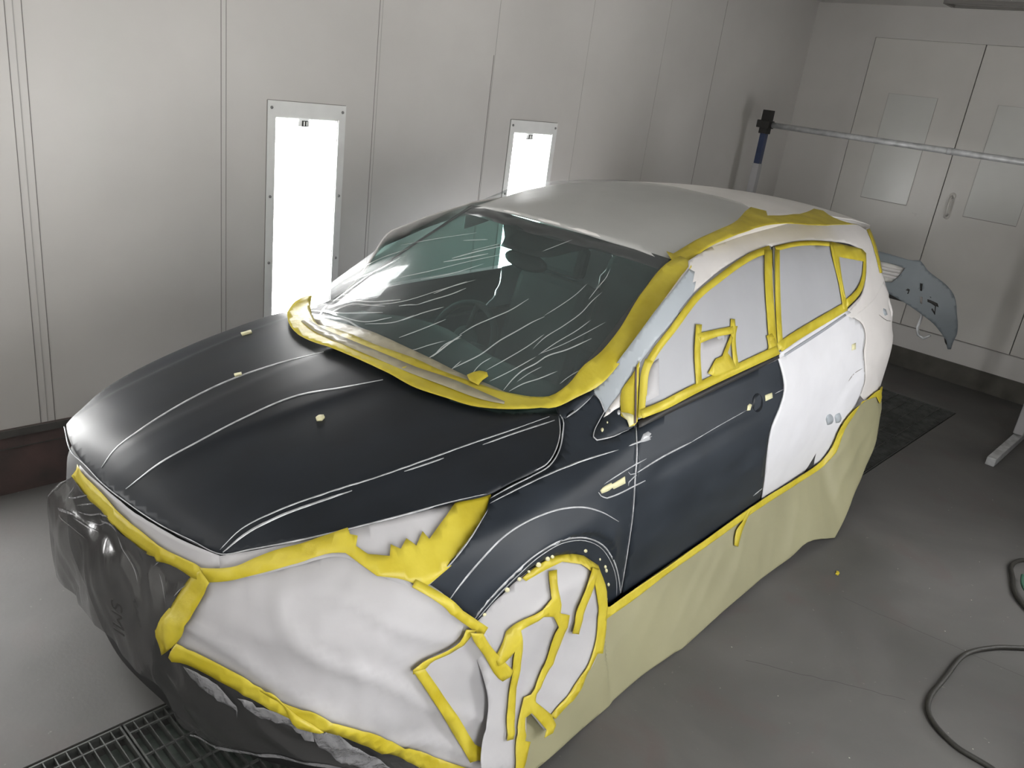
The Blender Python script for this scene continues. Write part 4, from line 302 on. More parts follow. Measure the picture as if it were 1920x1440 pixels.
'fold34':('top',[9962,-539,96,-119,93,-123,96,-118,101,-108,139,-112,142,-106,134,-113,133,-118,135,-115,138,-111,-124,135,-130,123,-133,119,-135,114,-142,106,-137,113,-98,108,-94,117,-98,116,-106,106]),
'fold35':('top',[10404,-1823,164,9,164,17,161,9,155,-18,130,-48,122,-70,122,-75,128,-65,-112,96,-119,82,-125,71,-133,49,-159,18,-165,-9,-164,-24]),
'fold36':('top',[10917,5513,-42,-358,15,-280,-57,-349,-20,-223,60,48,148,354,84,412,7,324,-109,177]),
'fold37':('top',[10366,5517,4,-297,9,-287,31,-260,59,-223,64,-219,42,-243,13,-269,-18,-297,-49,-319,-101,-405,-93,-396,-37,-276,-14,-250,0,-230,30,24,27,253,40,269,42,268,95,393,107,422,60,353,29,325,-4,291,-30,261,-51,233,-54,226,-43,244,-52,237,-49,243]),
'fold38':('top',[16342,-1468,168,-86,174,-79,176,-77,179,-76,179,-76,183,-74,189,-68,-171,93,-181,76,-180,76,-179,77,-176,77,-176,76]),
'fold39':('top',[15277,1310,104,-150,115,-136,118,-134,119,-131,122,-130,132,-116,10,12,-115,139,-121,130,-120,132,-117,134,-115,136,-122,127]),
'fold40':('top',[12450,7444,213,13,203,-2,195,-14,186,-25,179,-35,170,-51,160,-66,162,-78,161,-81,158,-86,154,-94,149,-103,142,-116,132,-130,123,-146,109,-163,99,-180,97,-183,99,-181,86,-194,57,-222,27,36,-40,243,-88,196,-88,198,-89,194,-97,183,-109,168,-122,148,-132,133,-141,118,-149,105,-154,96,-158,87,-161,82,-161,80,-161,67,-170,52,-179,38,-191,15,-209,-9,-217,-22,-226,-35]),
'fold41':('top',[13069,6848,105,-196,101,-201,110,-189,114,-180,122,-169,131,-155,140,-140,127,-149,125,-116,138,-97,147,-84,158,-68,158,-70,21,31,-140,98,-140,95,-144,89,-136,99,-124,117,-146,128,-140,139,-130,156,-120,171,-113,182,-111,188,-115,179,-120,172]),
'ffold0':('front',[-2762,7037,389,114,351,110,243,67,222,53,217,70,0,21,-215,-30,-224,-53,-232,-59,-337,-101,-400,-161]),
'ffold1':('front',[-2002,7711,283,131,294,154,276,154,200,119,177,125,-15,11,-203,-105,-196,-116,-269,-149,-291,-153,-270,-159]),
'ffold2':('front',[-2217,7727,234,228,180,222,26,165,-31,-12,-80,-179,-174,-212,-181,-216]),
'ffold3':('front',[-1364,7790,369,182,345,176,255,118,245,123,-252,-83,-260,-120,-350,-179]),
'ffold4':('front',[-1174,7629,312,83,334,125,332,175,299,154,257,87,258,90,6,20,-249,-54,-276,-94,-313,-160,-317,-167,-330,-126,-316,-118]),
'ffold5':('front',[-696,7573,237,52,235,62,246,93,229,128,210,140,191,139,-216,-119,-206,-137,-219,-123,-233,-88,-239,-65]),
'ffold6':('front',[122,8014,263,55,252,59,215,27,203,8,213,25,15,20,-184,14,-205,-7,-225,-27,-259,-60,-279,-93]),
'ffold7':('front',[-1265,7389,254,12,255,21,254,30,217,39,211,45,207,53,-208,-25,-209,-44,-210,-38,-248,-29,-251,-19]),
'ffold8':('front',[1397,8149,67,-100,65,-101,68,-99,75,-93,109,-100,123,-88,124,-85,115,-90,84,-77,71,-86,64,-93,-47,102,-66,89,-84,77,-116,91,-123,86,-123,88,-104,102,-72,96,-68,99,-74,95]),
'ffold9':('front',[-4982,6000,0,120,781,524,582,420,305,267,135,177,131,178,258,247,263,248,-21,-3,-297,-256,-265,-249,-129,-176,-137,-179,-330,-279,-634,-449,-642,-470]),
'ffold10':('front',[-2746,7017,285,24,271,16,262,15,254,13,248,14,261,16,256,17,251,19,245,16,-228,4,-245,-12,-254,-17,-259,-16,-246,-13,-252,-12,-260,-14,-277,-21,-298,-37]),
'ffold11':('front',[2836,7799,122,134,97,135,-129,-126]),
'ffold12':('front',[3895,7387,71,107,64,111,74,120,57,87,57,96,-81,-89,-57,-88,-75,-120,-65,-111]),
'ffold13':('front',[3034,7689,93,-97,100,-91,99,-91,80,-80,70,-89,62,-94,63,-95,-47,105,-62,95,-70,88,-81,80,-98,90,-101,91]),
'film_hem':('front',[4329,2943,163,25,160,22,158,19,156,18,154,12,148,6,147,8,145,8,143,6,142,7,146,8,145,11,147,12,146,12,143,10,139,6,135,2,133,-3,133,-10,132,-15,131,-19,132,-25,132,-30,134,-37,135,-43,135,-49,134,-53,135,-59,135,-65,136,-69,137,-76,139,-79,143,-82,145,-84,149,-83,152,-80,154,-77,155,-73,2,40,-154,85,-154,90,-151,93,-147,96,-145,96,-141,94,-138,83,-136,75,-134,70,-134,64,-134,59,-132,53,-134,49,-134,44,-133,38,-131,32,-130,27,-130,20,-131,16,-132,11,-132,5,-134,-2,-138,-6,-141,-9,-144,-11,-144,-11,-143,-10,-143,-8,-139,-5,-141,-5,-141,-6,-146,-11,-152,-20,-157,-25,-159,-31,-164,-34,-166,-36,-169,-40]),
'cowl_end':('top',[11794,-6543,246,-18,198,-53,192,-59,194,-60,216,-68,219,-69,221,-68,-124,-169,-200,19,-197,18,-196,19,-193,21,-174,21,-202,1,-283,-55,-165,160,148,197]),
'q_l':('side',[39697,11267,547,-228,454,-162,547,-158,759,-141,1031,-168,-997,206,-728,134,-513,148,-448,159,-617,217]),
'tail_notch':('side',[40681,11500,274,-64,280,-66,84,-111,86,-111,89,-112,-309,12,-302,11,-163,109,-121,106,12,116])}
D={}
for _k,(_s,_f) in _D.items():
    _a=_b=0;_p=[]
    for _i in range(0,len(_f),2):
        _a+=_f[_i];_b+=_f[_i+1];_p.append((_a/1e4,_b/1e4))
    D[_k]=(_s,_p)
NFOLD=42;NFF=14
CARC=np.array([2.2,0,.5])
def evalS(key,A,B):
    fn=SURF[key][0]; A=np.asarray(A,float);B=np.asarray(B,float)
    x,y,z=fn(A,B); z0=A*0
    P=np.stack([x+z0,y+z0,z+z0],-1)
    e=2e-3
    a=np.stack([c+z0 for c in fn(A+e,B)],-1)-np.stack([c+z0 for c in fn(A-e,B)],-1)
    b=np.stack([c+z0 for c in fn(A,B+e)],-1)-np.stack([c+z0 for c in fn(A,B-e)],-1)
    n=np.cross(a,b); n/= (np.linalg.norm(n,axis=-1,keepdims=True)+1e-12)
    if key in('hood','roof','ws','top'): s=np.sign(n[...,2:3])
    elif key=='bumper': s=-np.sign(n[...,0:1])
    elif key in('side','skirt','wheelp'): s=-np.sign(n[...,1:2])
    else: s=np.sign(((P-CARC)*n).sum(-1,keepdims=True))
    s[s==0]=1
    return P,n*s
def inpoly(P,poly):
    x,y=P[:,0],P[:,1];c=np.zeros(len(P),bool);n=len(poly);j=n-1
    for i in range(n):
        xi,yi=poly[i];xj,yj=poly[j]
        m=((yi>y)!=(yj>y))&(x<(xj-xi)*(y-yi)/((yj-yi)+1e-15)+xi)
        c^=m;j=i
    return c
def tri(poly,h,holes=()):
    poly=np.array(poly,float)
    mn,mx=poly.min(0),poly.max(0)
    gx=np.arange(mn[0]+h*.37,mx[0],h);gy=np.arange(mn[1]+h*.41,mx[1],h)
    pts=np.zeros((0,2))
    if len(gx) and len(gy):
        g=np.stack(np.meshgrid(gx,gy,indexing='ij'),-1)
        g[...,1::2,0]+=h*.5
        g=g.reshape(-1,2); g=g[inpoly(g,poly)]
        for hp in holes: g=g[~inpoly(g,np.array(hp))]
        if len(g):
            # keep clear of the outline
            seg=poly; d=np.full(len(g),9.)
            for i in range(0,len(seg)):
                a=seg[i];b=seg[(i+1)%len(seg)];ab=b-a;t=np.clip(((g-a)@ab)/((ab@ab)+1e-12),0,1)
                d=np.minimum(d,np.hypot(*(g-(a+t[:,None]*ab)).T))
            pts=g[d>h*.3]
    V=[Vector(p) for p in poly]; E=[(i,(i+1)%len(poly)) for i in range(len(poly))]
    for hp in holes:
        k=len(V); V+=[Vector(p) for p in hp]; E+=[(k+i,k+(i+1)%len(hp)) for i in range(len(hp))]
    V+=[Vector(p) for p in pts]
    vo,eo,fo,_,_,_=delaunay_2d_cdt(V,E,[],0,1e-6)
    vo=np.array([(v.x,v.y) for v in vo]); F=np.array([f for f in fo if len(f)==3])
    c=vo[F].mean(1); k=inpoly(c,poly)
    for hp in holes: k&=~inpoly(c,np.array(hp))
    F=F[k]
    used=np.unique(F); mp=-np.ones(len(vo),int);mp[used]=np.arange(len(used))
    return vo[used],mp[F]
def wrinkle(P,n,kind,amp):
    if not kind: return P
    out=P.copy()
    for i,(p,q) in enumerate(zip(P,n)):
        v=Vector(p)
        if kind=='paper':
            w=noise.noise(v*3.1+Vector((3,1,7)))*.9
            r=1-abs(noise.noise(Vector((p[0]*4+p[2]*5,p[1]*4-p[2]*3,p[2]*4+9))))*2
            r2=1-abs(noise.noise(Vector((p[0]*9-p[1]*6,p[2]*9,p[1]*8+5))))*2
            k=w*.8+max(r,0)**3*.7+max(r2,0)**4*.25
        elif kind=='crumple':
            r=1-abs(noise.noise(v*22))*2; r2=1-abs(noise.noise(v*48+Vector((5,0,0))))*2
            k=max(r,0)**2*.7+max(r2,0)**2*.4
        elif kind=='film':
            k=noise.noise(Vector((p[0]*2,p[1]*9+p[0]*6,p[2]*3)))*.6+(1-abs(noise.noise(Vector((p[0]*6,p[1]*20+p[0]*12,p[2]*7))))*2)*.25
        elif kind=='drape':
            k=noise.noise(Vector((p[1]*7+p[2]*3,p[2]*1.6,1)))*1.0+(1-abs(noise.noise(Vector((p[1]*9-p[2]*6,p[2]*4,4))))*2)*.45
        elif kind=='drape2': k=(noise.noise(Vector((p[0]*3.5+p[2]*3,p[2]*1.5,2)))+(1-abs(noise.noise(Vector((p[0]*5-p[2]*7,p[2]*3,8))))*2)*.5)*min(1,p[2]*8)*max(0,min(1,(.42-p[2])*6 if p[0]<3.5 else 1))
        else: k=0
        out[i]=p+q*(k*amp)
    return out
class Thing: pass
def settag(o,label=None,cat=None,group=None,kind=None):
    if label:o['label']=label
    if cat:o['category']=cat
    if group:o['group']=group
    if kind:o['kind']=kind
    return o
def empty(name,loc,label,cat,group=None,rz=0):
    o=bpy.data.objects.new(name,None);COL.objects.link(o);o.location=loc;o.rotation_euler=(0,0,rz);o.empty_display_size=.1
    return settag(o,label,cat,group)
def mkobj(name,V,F,mats,parent=None,fm=None,smooth=True,thick=None):
    me=bpy.data.meshes.new(name); me.from_pydata([tuple(map(float,v)) for v in V],[],[tuple(map(int,f)) for f in F])
    for m in (mats if isinstance(mats,(list,tuple)) else [mats]): me.materials.append(m)
    if fm is not None: me.polygons.foreach_set('material_index',[int(i) for i in fm])
    me.polygons.foreach_set('use_smooth',[bool(smooth)]*len(me.polygons)); me.update()
    o=bpy.data.objects.new(name,me);COL.objects.link(o)
    if parent is not None:o.parent=parent
    if thick:
        md=o.modifiers.new('thickness','SOLIDIFY');md.thickness=thick;md.offset=-1
    return o
def sheet(name,parts,mats,parent=None,origin=(0,0,0),thick=.001,h=.03,mirror=False):
    """parts: list of (key or (surface,poly), material index, offset, wrinkle kind, amp, holes)"""
    VV=[];FF=[];FM=[];k=0
    for p in parts:
        key,mi,off=p[0],p[1],p[2]; kind=p[3] if len(p)>3 else None; amp=p[4] if len(p)>4 else 0; holes=p[5] if len(p)>5 else (); hh=p[6] if len(p)>6 else h
        surf,poly=D[key] if isinstance(key,str) else key
        t,F=tri(poly,hh,[D[q][1] if isinstance(q,str) else q for q in holes])
        if len(F)==0: continue
        P,n=evalS(surf,t[:,0],t[:,1]); P=P+n*off; P=wrinkle(P,n,kind,amp)
        fn=np.cross(P[F[:,1]]-P[F[:,0]],P[F[:,2]]-P[F[:,0]])
        flip=(fn*n[F[:,0]]).sum(1)<0
        F[flip]=F[flip][:,::-1]
        if mirror: P=P*np.array([1,-1,1]); F=F[:,::-1]
        VV.append(P);FF.append(F+k);FM+= [mi]*len(F);k+=len(P)
    V=np.concatenate(VV)-np.array(origin);F=np.concatenate(FF)
    return mkobj(name,V,F,mats,parent,FM,True,thick)
def loc_of(keys):
    P=np.concatenate([evalS(D[k][0],*np.array(D[k][1]).T)[0] for k in keys])
    c=(P.min(0)+P.max(0))/2; c[2]=P[:,2].min(); return c
def carthing(name,org,label,cat,group=None): return empty(name,c2w(org),label,cat,group,YAWC)
class MB:
    def __init__(s): s.V=[];s.F=[];s.M=[]
    def add(s,V,F,m=0):
        k=len(s.V);s.V+= [tuple(v) for v in V];s.F+=[tuple(i+k for i in f) for f in F];s.M+=[m]*len(F);return s
    def box(s,c,d,m=0,rot=None,bev=0):
        x,y,z=[t/2 for t in d]
        V=[Vector((a*x,b*y,e*z)) for a in(-1,1) for b in(-1,1) for e in(-1,1)]
        if rot is not None: V=[rot@v for v in V]
        V=[v+Vector(c) for v in V]
        return s.add(V,[(0,1,3,2),(4,6,7,5),(0,4,5,1),(2,3,7,6),(0,2,6,4),(1,5,7,3)],m)
    def tube(s,pts,r,n=10,m=0,caps=True,closed=False):
        pts=[Vector(p) for p in pts];N=len(pts);V=[];F=[];up=Vector((0,0,1))
        rr=r if isinstance(r,(list,tuple)) else [r]*N
        prev=None
        for i,p in enumerate(pts):
            a=pts[(i-1)%N] if (closed or i>0) else p; b=pts[(i+1)%N] if (closed or i<N-1) else p
            t=(b-a).normalized()
            if prev is None: u=t.cross(up); u=u if u.length>.05 else t.cross(Vector((1,0,0)))
            else: u=prev-t*prev.dot(t)
            u.normalize();prev=u;w=t.cross(u)
            V+=[p+(u*math.cos(2*math.pi*j/n)+w*math.sin(2*math.pi*j/n))*rr[i] for j in range(n)]
        for i in range(N if closed else N-1):
            for j in range(n):
                a=i*n+j;b=i*n+(j+1)%n;c=((i+1)%N)*n;F.append((a,b,c+(j+1)%n,c+j))
        if caps and not closed: F.append(tuple(range(n))[::-1]);F.append(tuple((N-1)*n+j for j in range(n)))
        return s.add(V,F,m)
    def lathe(s,prof,c,axis='y',n=32,m=0):
        V=[];F=[];K=len(prof)
        for j in range(n):
            a=2*math.pi*j/n
            for (r,h) in prof:
                p={'y':(r*math.cos(a),h,r*math.sin(a)),'z':(r*math.cos(a),r*math.sin(a),h),'x':(h,r*math.cos(a),r*math.sin(a))}[axis]
                V.append(Vector(p)+Vector(c))
        for j in range(n):
            for i in range(K-1):
                a=j*K+i;b=((j+1)%n)*K+i;F.append((a,b,b+1,a+1))
        return s.add(V,F,m)
    def build(s,name,mats,parent=None,smooth=False,bevel=0,org=(0,0,0)):
        V=[Vector(v)-Vector(org) for v in s.V]
        o=mkobj(name,V,s.F,mats,parent,s.M,smooth)
        if smooth=='auto':
            pass
        if bevel:
            b=o.modifiers.new('bevel','BEVEL');b.width=bevel;b.segments=2;b.limit_method='ANGLE'
        return o
# ------------------------------------------------------------ materials
def mat(name,col,rough=.5,metal=0,spec=.5,coat=0,noise_amt=0,nscale=8,bump=0,bscale=40,trans=0,cols=None,rvar=0,sub=None,stretch=None):
    m=bpy.data.materials.new(name);m.use_nodes=True;nt=m.node_tree;N=nt.nodes;L=nt.links;b=N['Principled BSDF']
    b.inputs['Base Color'].default_value=(*col,1);b.inputs['Roughness'].default_value=rough;b.inputs['Metallic'].default_value=metal
    b.inputs['Specular IOR Level'].default_value=spec;b.inputs['Coat Weight'].default_value=coat;b.inputs['Coat Roughness'].default_value=.12
    tc=N.new('ShaderNodeTexCoord');mp=N.new('ShaderNodeMapping');L.new(tc.outputs['Object'],mp.inputs[0])
    if stretch: mp.inputs['Scale'].default_value=stretch
    if noise_amt or cols:
        n=N.new('ShaderNodeTexNoise');n.inputs['Scale'].default_value=nscale;n.inputs['Detail'].default_value=6;L.new(mp.outputs[0],n.inputs[0])
        r=N.new('ShaderNodeValToRGB');L.new(n.outputs[0],r.inputs[0])
        c0=cols[0] if cols else tuple(c*(1-noise_amt) for c in col);c1=cols[1] if cols else tuple(min(1,c*(1+noise_amt)) for c in col)
        r.color_ramp.elements[0].position=.32;r.color_ramp.elements[1].position=.68
        r.color_ramp.elements[0].color=(*c0,1);r.color_ramp.elements[1].color=(*c1,1);L.new(r.outputs[0],b.inputs['Base Color'])
        if rvar:
            q=N.new('ShaderNodeMapRange');q.inputs[3].default_value=rough-rvar;q.inputs[4].default_value=rough+rvar;L.new(n.outputs[0],q.inputs[0]);L.new(q.outputs[0],b.inputs['Roughness'])
    if bump:
        n2=N.new('ShaderNodeTexNoise');n2.inputs['Scale'].default_value=bscale;n2.inputs['Detail'].default_value=5;L.new(mp.outputs[0],n2.inputs[0])
        bp=N.new('ShaderNodeBump');bp.inputs['Strength'].default_value=bump;bp.inputs['Distance'].default_value=.01;L.new(n2.outputs[0],bp.inputs['Height']);L.new(bp.outputs[0],b.inputs['Normal'])
    if trans:
        t=N.new('ShaderNodeBsdfTranslucent');t.inputs[0].default_value=(*col,1);mx=N.new('ShaderNodeMixShader');mx.inputs[0].default_value=trans
        L.new(b.outputs[0],mx.inputs[1]);L.new(t.outputs[0],mx.inputs[2]);L.new(mx.outputs[0],N['Material Output'].inputs[0])
    return m
def film(name,col,clear,rough=.22,bscale=(1,1,1),bstr=.5,spec=.8,nscale=14,diff=True):
    m=bpy.data.materials.new(name);m.use_nodes=True;nt=m.node_tree;N=nt.nodes;L=nt.links;b=N['Principled BSDF']
    b.inputs['Base Color'].default_value=(*col,1);b.inputs['Roughness'].default_value=rough;b.inputs['Specular IOR Level'].default_value=spec
    tc=N.new('ShaderNodeTexCoord');mp=N.new('ShaderNodeMapping');mp.inputs['Scale'].default_value=bscale;mp.inputs['Rotation'].default_value=(0,0,-.65);L.new(tc.outputs['Object'],mp.inputs[0])
    n=N.new('ShaderNodeTexNoise');n.inputs['Scale'].default_value=nscale;n.inputs['Detail'].default_value=4;n.inputs['Distortion'].default_value=.4;L.new(mp.outputs[0],n.inputs[0])
    bp=N.new('ShaderNodeBump');bp.inputs['Strength'].default_value=bstr;bp.inputs['Distance'].default_value=.01;L.new(n.outputs[0],bp.inputs['Height']);L.new(bp.outputs[0],b.inputs['Normal'])
    t=N.new('ShaderNodeBsdfTransparent');t.inputs[0].default_value=(.96,.97,.97,1);mx=N.new('ShaderNodeMixShader');mx.inputs[0].default_value=1-clear
    L.new(t.outputs[0],mx.inputs[1]);L.new(b.outputs[0],mx.inputs[2]);L.new(mx.outputs[0],N['Material Output'].inputs[0])
    return m
def glass(name,tint,op,rough=.03,base=(.01,.03,.03)):
    m=bpy.data.materials.new(name);m.use_nodes=True;nt=m.node_tree;N=nt.nodes;L=nt.links;b=N['Principled BSDF']
    b.inputs['Base Color'].default_value=(*base,1);b.inputs['Roughness'].default_value=rough;b.inputs['Specular IOR Level'].default_value=.5
    t=N.new('ShaderNodeBsdfTransparent');t.inputs[0].default_value=(*tint,1);mx=N.new('ShaderNodeMixShader');mx.inputs[0].default_value=op
    L.new(t.outputs[0],mx.inputs[1]);L.new(b.outputs[0],mx.inputs[2]);L.new(mx.outputs[0],N['Material Output'].inputs[0])
    return m
def emit(name,col,st):
    m=bpy.data.materials.new(name);m.use_nodes=True;N=m.node_tree.nodes;b=N['Principled BSDF'];b.inputs['Base Color'].default_value=(.8,.8,.8,1)
    b.inputs['Emission Color'].default_value=(*col,1);b.inputs['Emission Strength'].default_value=st;return m
M={}
M['primer']=mat('dark primer',(.007,.0085,.011),.42,spec=.26,cols=((.006,.0082,.0115),(.010,.0135,.019)),nscale=3.5,rvar=.07,bump=.03,bscale=300,stretch=(1,2,2.5))
M['primer_side']=mat('dark sanded primer',(.017,.021,.028),.45,spec=.25,cols=((.012,.016,.022),(.021,.027,.036)),nscale=4.5,rvar=.06,stretch=(.7,1,1.6))
M['bare']=mat('bare sanded edge',(.40,.41,.43),.4,metal=.2,noise_amt=.3,nscale=30)
M['white']=mat('white primer',(.60,.58,.57),.42,noise_amt=.05,nscale=5,bump=.02,bscale=60)
M['whitecool']=mat('white door primer',(.62,.625,.66),.42,noise_amt=.04,nscale=6,bump=.02,bscale=60)
M['bluegrey']=mat('blue grey primer',(.35,.385,.42),.42,noise_amt=.04)
M['seal']=mat('black rubber seal',(.012,.011,.010),.55)
M['trimgrey']=mat('grey belt moulding',(.30,.32,.35),.35)
M['tape']=mat('yellow masking tape',(.56,.46,.03),.42,spec=.5,cols=((.50,.40,.018),(.66,.56,.06)),nscale=9,bump=.25,bscale=28,trans=.22)
M['tapepale']=mat('pale layered tape',(.33,.30,.21),.4,noise_amt=.15,nscale=12,bump=.2,trans=.15)
M['tapecream']=mat('cream tape patch',(.70,.67,.42),.5,trans=.1)
M['paper']=mat('white masking paper',(.46,.455,.47),.55,noise_amt=.05,nscale=4,bump=.12,bscale=14,trans=.15)
M['paperw']=mat('white window paper',(.47,.48,.51),.5,noise_amt=.04,nscale=5,bump=.08,bscale=10,trans=.28)
M['papercream']=mat('cream masking paper',(.50,.48,.42),.55,noise_amt=.06,nscale=6,bump=.12,bscale=14,trans=.15)
M['kraft']=mat('khaki masking paper',(.275,.262,.158),.6,noise_amt=.07,nscale=3,bump=.10,bscale=9,trans=.10)
M['film_top']=film('clear masking film',(.14,.165,.165),.74,.36,(1.2,7,1.2),.10,spec=1.0,nscale=4)
M['fold']=film('film fold highlight',(.75,.78,.78),.50,.15,(1,1,1),.2)  # whitish like doubled film; crease highlights are put into this colour
M['film_front']=film('smoky masking film',(.05,.05,.05),.24,.17,(1,3,1),.35,nscale=5,spec=.9)
M['crinkle']=film('crinkled film',(.26,.26,.27),.35,.12,(1,1,1),1.0,spec=1,nscale=40)
M['glass']=glass('tinted windscreen',(.55,.74,.70),.35,.04,(.012,.03,.032))
M['sideglass']=glass('green tinted side glass',(.50,.72,.66),.12,.03)
M['frit']=mat('black glass border',(.02,.018,.02),.3)
M['dark']=mat('dark interior',(.018,.02,.021),.6,noise_amt=.2)
M['seatc']=mat('grey seat cloth',(.07,.08,.08),.8,noise_amt=.2)
M['core']=mat('unlit body structure',(.012,.012,.013),.7)
M['rubber']=mat('tyre rubber',(.02,.02,.02),.75,noise_amt=.2)
M['steel']=mat('galvanised steel',(.48,.49,.50),.42,metal=.2,noise_amt=.25,nscale=14)
M['blue']=mat('navy painted steel',(.035,.05,.11),.35,metal=.3,noise_amt=.3)
M['black']=mat('black grime steel',(.015,.014,.013),.6)
M['bumper']=mat('grey bumper primer',(.155,.178,.195),.5,noise_amt=.08,nscale=5)
def wallmat(name,base,rough=.33):
    m=mat(name,base,rough,spec=.45,cols=(tuple(c*.93 for c in base),tuple(min(1,c*1.04) for c in base)),nscale=1.3,rvar=.06,bump=.05,bscale=7)
    return m
M['wall']=wallmat('white painted booth wall',(.60,.585,.565))
M['frame']=mat('white lamp frame',(.78,.79,.78),.4,noise_amt=.04)
M['seam']=mat('dark panel seam',(.20,.19,.18),.6)
M['seamsoft']=mat('faint panel seam',(.42,.41,.395),.6)
M['door']=wallmat('white painted door',(.62,.605,.575),.30)
M['doorin']=wallmat('pale door inset',(.62,.625,.60),.22)
M['gapk']=mat('black door gap',(.01,.01,.01),.8)
M['base_r']=mat('red brown plinth',(.085,.062,.06),.6,cols=((.06,.05,.048),(.11,.072,.068)),nscale=6,bump=.1)
M['base_g']=mat('grey steel kerb',(.075,.072,.068),.5,noise_amt=.2)
M['base_d']=mat('dark olive plinth',(.070,.066,.055),.6,noise_amt=.25,nscale=6)
M['grate']=mat('grating steel',(.075,.078,.074),.5,metal=.4,noise_amt=.3,nscale=20)
M['pit']=mat('pit filter',(.10,.12,.105),.8,noise_amt=.3,nscale=20)
M['pitdark']=mat('dark pit',(.02,.012,.012),.9)
M['hose']=mat('black hose rubber',(.022,.021,.018),.6,noise_amt=.3,nscale=60)
M['green']=mat('green hose',(.03,.09,.06),.5)
M['screw']=mat('screw head',(.25,.25,.25),.3,metal=.8)
M['lamp_pane']=emit('lit lamp pane',(1,.995,.985),PANEL_LIGHT)
M['ceil_fill_pane']=emit('added ceiling fill pane',(1,.98,.95),CEIL_FILL)
M['ceil']=wallmat('white booth ceiling',(.55,.54,.52))
def floormat():
    m=bpy.data.materials.new('dusty concrete floor');m.use_nodes=True;nt=m.node_tree;N=nt.nodes;L=nt.links;b=N['Principled BSDF']
    tc=N.new('ShaderNodeTexCoord')
    def nz(s,d=6,w=0):
        n=N.new('ShaderNodeTexNoise');n.inputs['Scale'].default_value=s;n.inputs['Detail'].default_value=d;n.inputs['Distortion'].default_value=w;L.new(tc.outputs['Object'],n.inputs[0]);return n
    a=nz(1.1,8,.5);r=N.new('ShaderNodeValToRGB');L.new(a.outputs[0],r.inputs[0]);e=r.color_ramp.elements
    e[0].position=.3;e[0].color=(.062,.061,.058,1);e[1].position=.7;e[1].color=(.115,.112,.108,1)
    x=e.new(.5);x.color=(.084,.082,.079,1)
    c=nz(3.2,7,.8);r2=N.new('ShaderNodeValToRGB');L.new(c.outputs[0],r2.inputs[0]);e=r2.color_ramp.elements;e[0].position=.55;e[0].color=(0,0,0,1);e[1].position=.75;e[1].color=(1,1,1,1)
    mx=N.new('ShaderNodeMixRGB');mx.inputs[2].default_value=(.095,.07,.068,1);ml=N.new('ShaderNodeMath');ml.operation='MULTIPLY';ml.inputs[1].default_value=.5;L.new(r2.outputs[0],ml.inputs[0]);L.new(ml.outputs[0],mx.inputs[0]);L.new(r.outputs[0],mx.inputs[1])
    s=nz(38,3);r3=N.new('ShaderNodeValToRGB');L.new(s.outputs[0],r3.inputs[0]);e=r3.color_ramp.elements;e[0].position=.70;e[0].color=(0,0,0,1);e[1].position=.76;e[1].color=(1,1,1,1)
    m2=N.new('ShaderNodeMixRGB');m2.inputs[2].default_value=(.26,.25,.23,1);m3=N.new('ShaderNodeMath');m3.operation='MULTIPLY';m3.inputs[1].default_value=.35;L.new(r3.outputs[0],m3.inputs[0]);L.new(m3.outputs[0],m2.inputs[0]);L.new(mx.outputs[0],m2.inputs[1])
    L.new(m2.outputs[0],b.inputs['Base Color']);b.inputs['Roughness'].default_value=.62
    bp=N.new('ShaderNodeBump');bp.inputs['Strength'].default_value=.15;bp.inputs['Distance'].default_value=.004;f=nz(60,4);L.new(f.outputs[0],bp.inputs['Height']);L.new(bp.outputs[0],b.inputs['Normal'])
    return m
M['floor']=floormat()

# ------------------------------------------------------------ the room (x along the car, y towards the lit wall)
YL,YR,XB,XF,ZC=1.736,-2.52,7.35,-2.6,3.18
def struct(o): o['kind']='structure'; return o
PX0,PX1,PY0,PY1=-2.2,6.44,-.75,.02       # floor pit with gratings
mb=MB()
for (x0,x1,y0,y1) in ((XF-.3,XB+.3,YR-.3,PY0),(XF-.3,XB+.3,PY1,YL+.3),(XF-.3,PX0,PY0,PY1),(PX1,XB+.3,PY0,PY1)):
    mb.box(((x0+x1)/2,(y0+y1)/2,-.06),(x1-x0,y1-y0,.12))
struct(mb.build('floor',M['floor']))
# hairline cracks and stray flecks are part of the slab surface
def strip_on_floor(name,pts,w,m,z=.0006):
    V=[];F=[]
    for i,p in enumerate(pts):
        a=Vector(pts[max(i-1,0)]);b=Vector(pts[min(i+1,len(pts)-1)]);t=(b-a).normalized();n=Vector((-t.y,t.x))*w/2
        V+=[(p[0]+n.x,p[1]+n.y,z),(p[0]-n.x,p[1]-n.y,z)]
    for i in range(len(pts)-1): F.append((2*i,2*i+1,2*i+3,2*i+2))
    o=mkobj(name,V,F,m,None);o['kind']='structure';return o
M['crack']=mat('floor crack',(.06,.058,.055),.8)
for k,(a,b) in enumerate((((2.02,-1.17),(2.35,-1.72)),((2.85,-1.25),(3.0,-2.4)))):
    n=14;strip_on_floor('floor_crack',[(a[0]+(b[0]-a[0])*i/n+random.uniform(-.006,.006),a[1]+(b[1]-a[1])*i/n+random.uniform(-.006,.006)) for i in range(n+1)],.0035,M['crack'])
mb=MB();mb.box(((XF+XB)/2,(YL+YR)/2,ZC+.05),(XB-XF+.6,YL-YR+.6,.1));struct(mb.build('ceiling',M['ceil']))
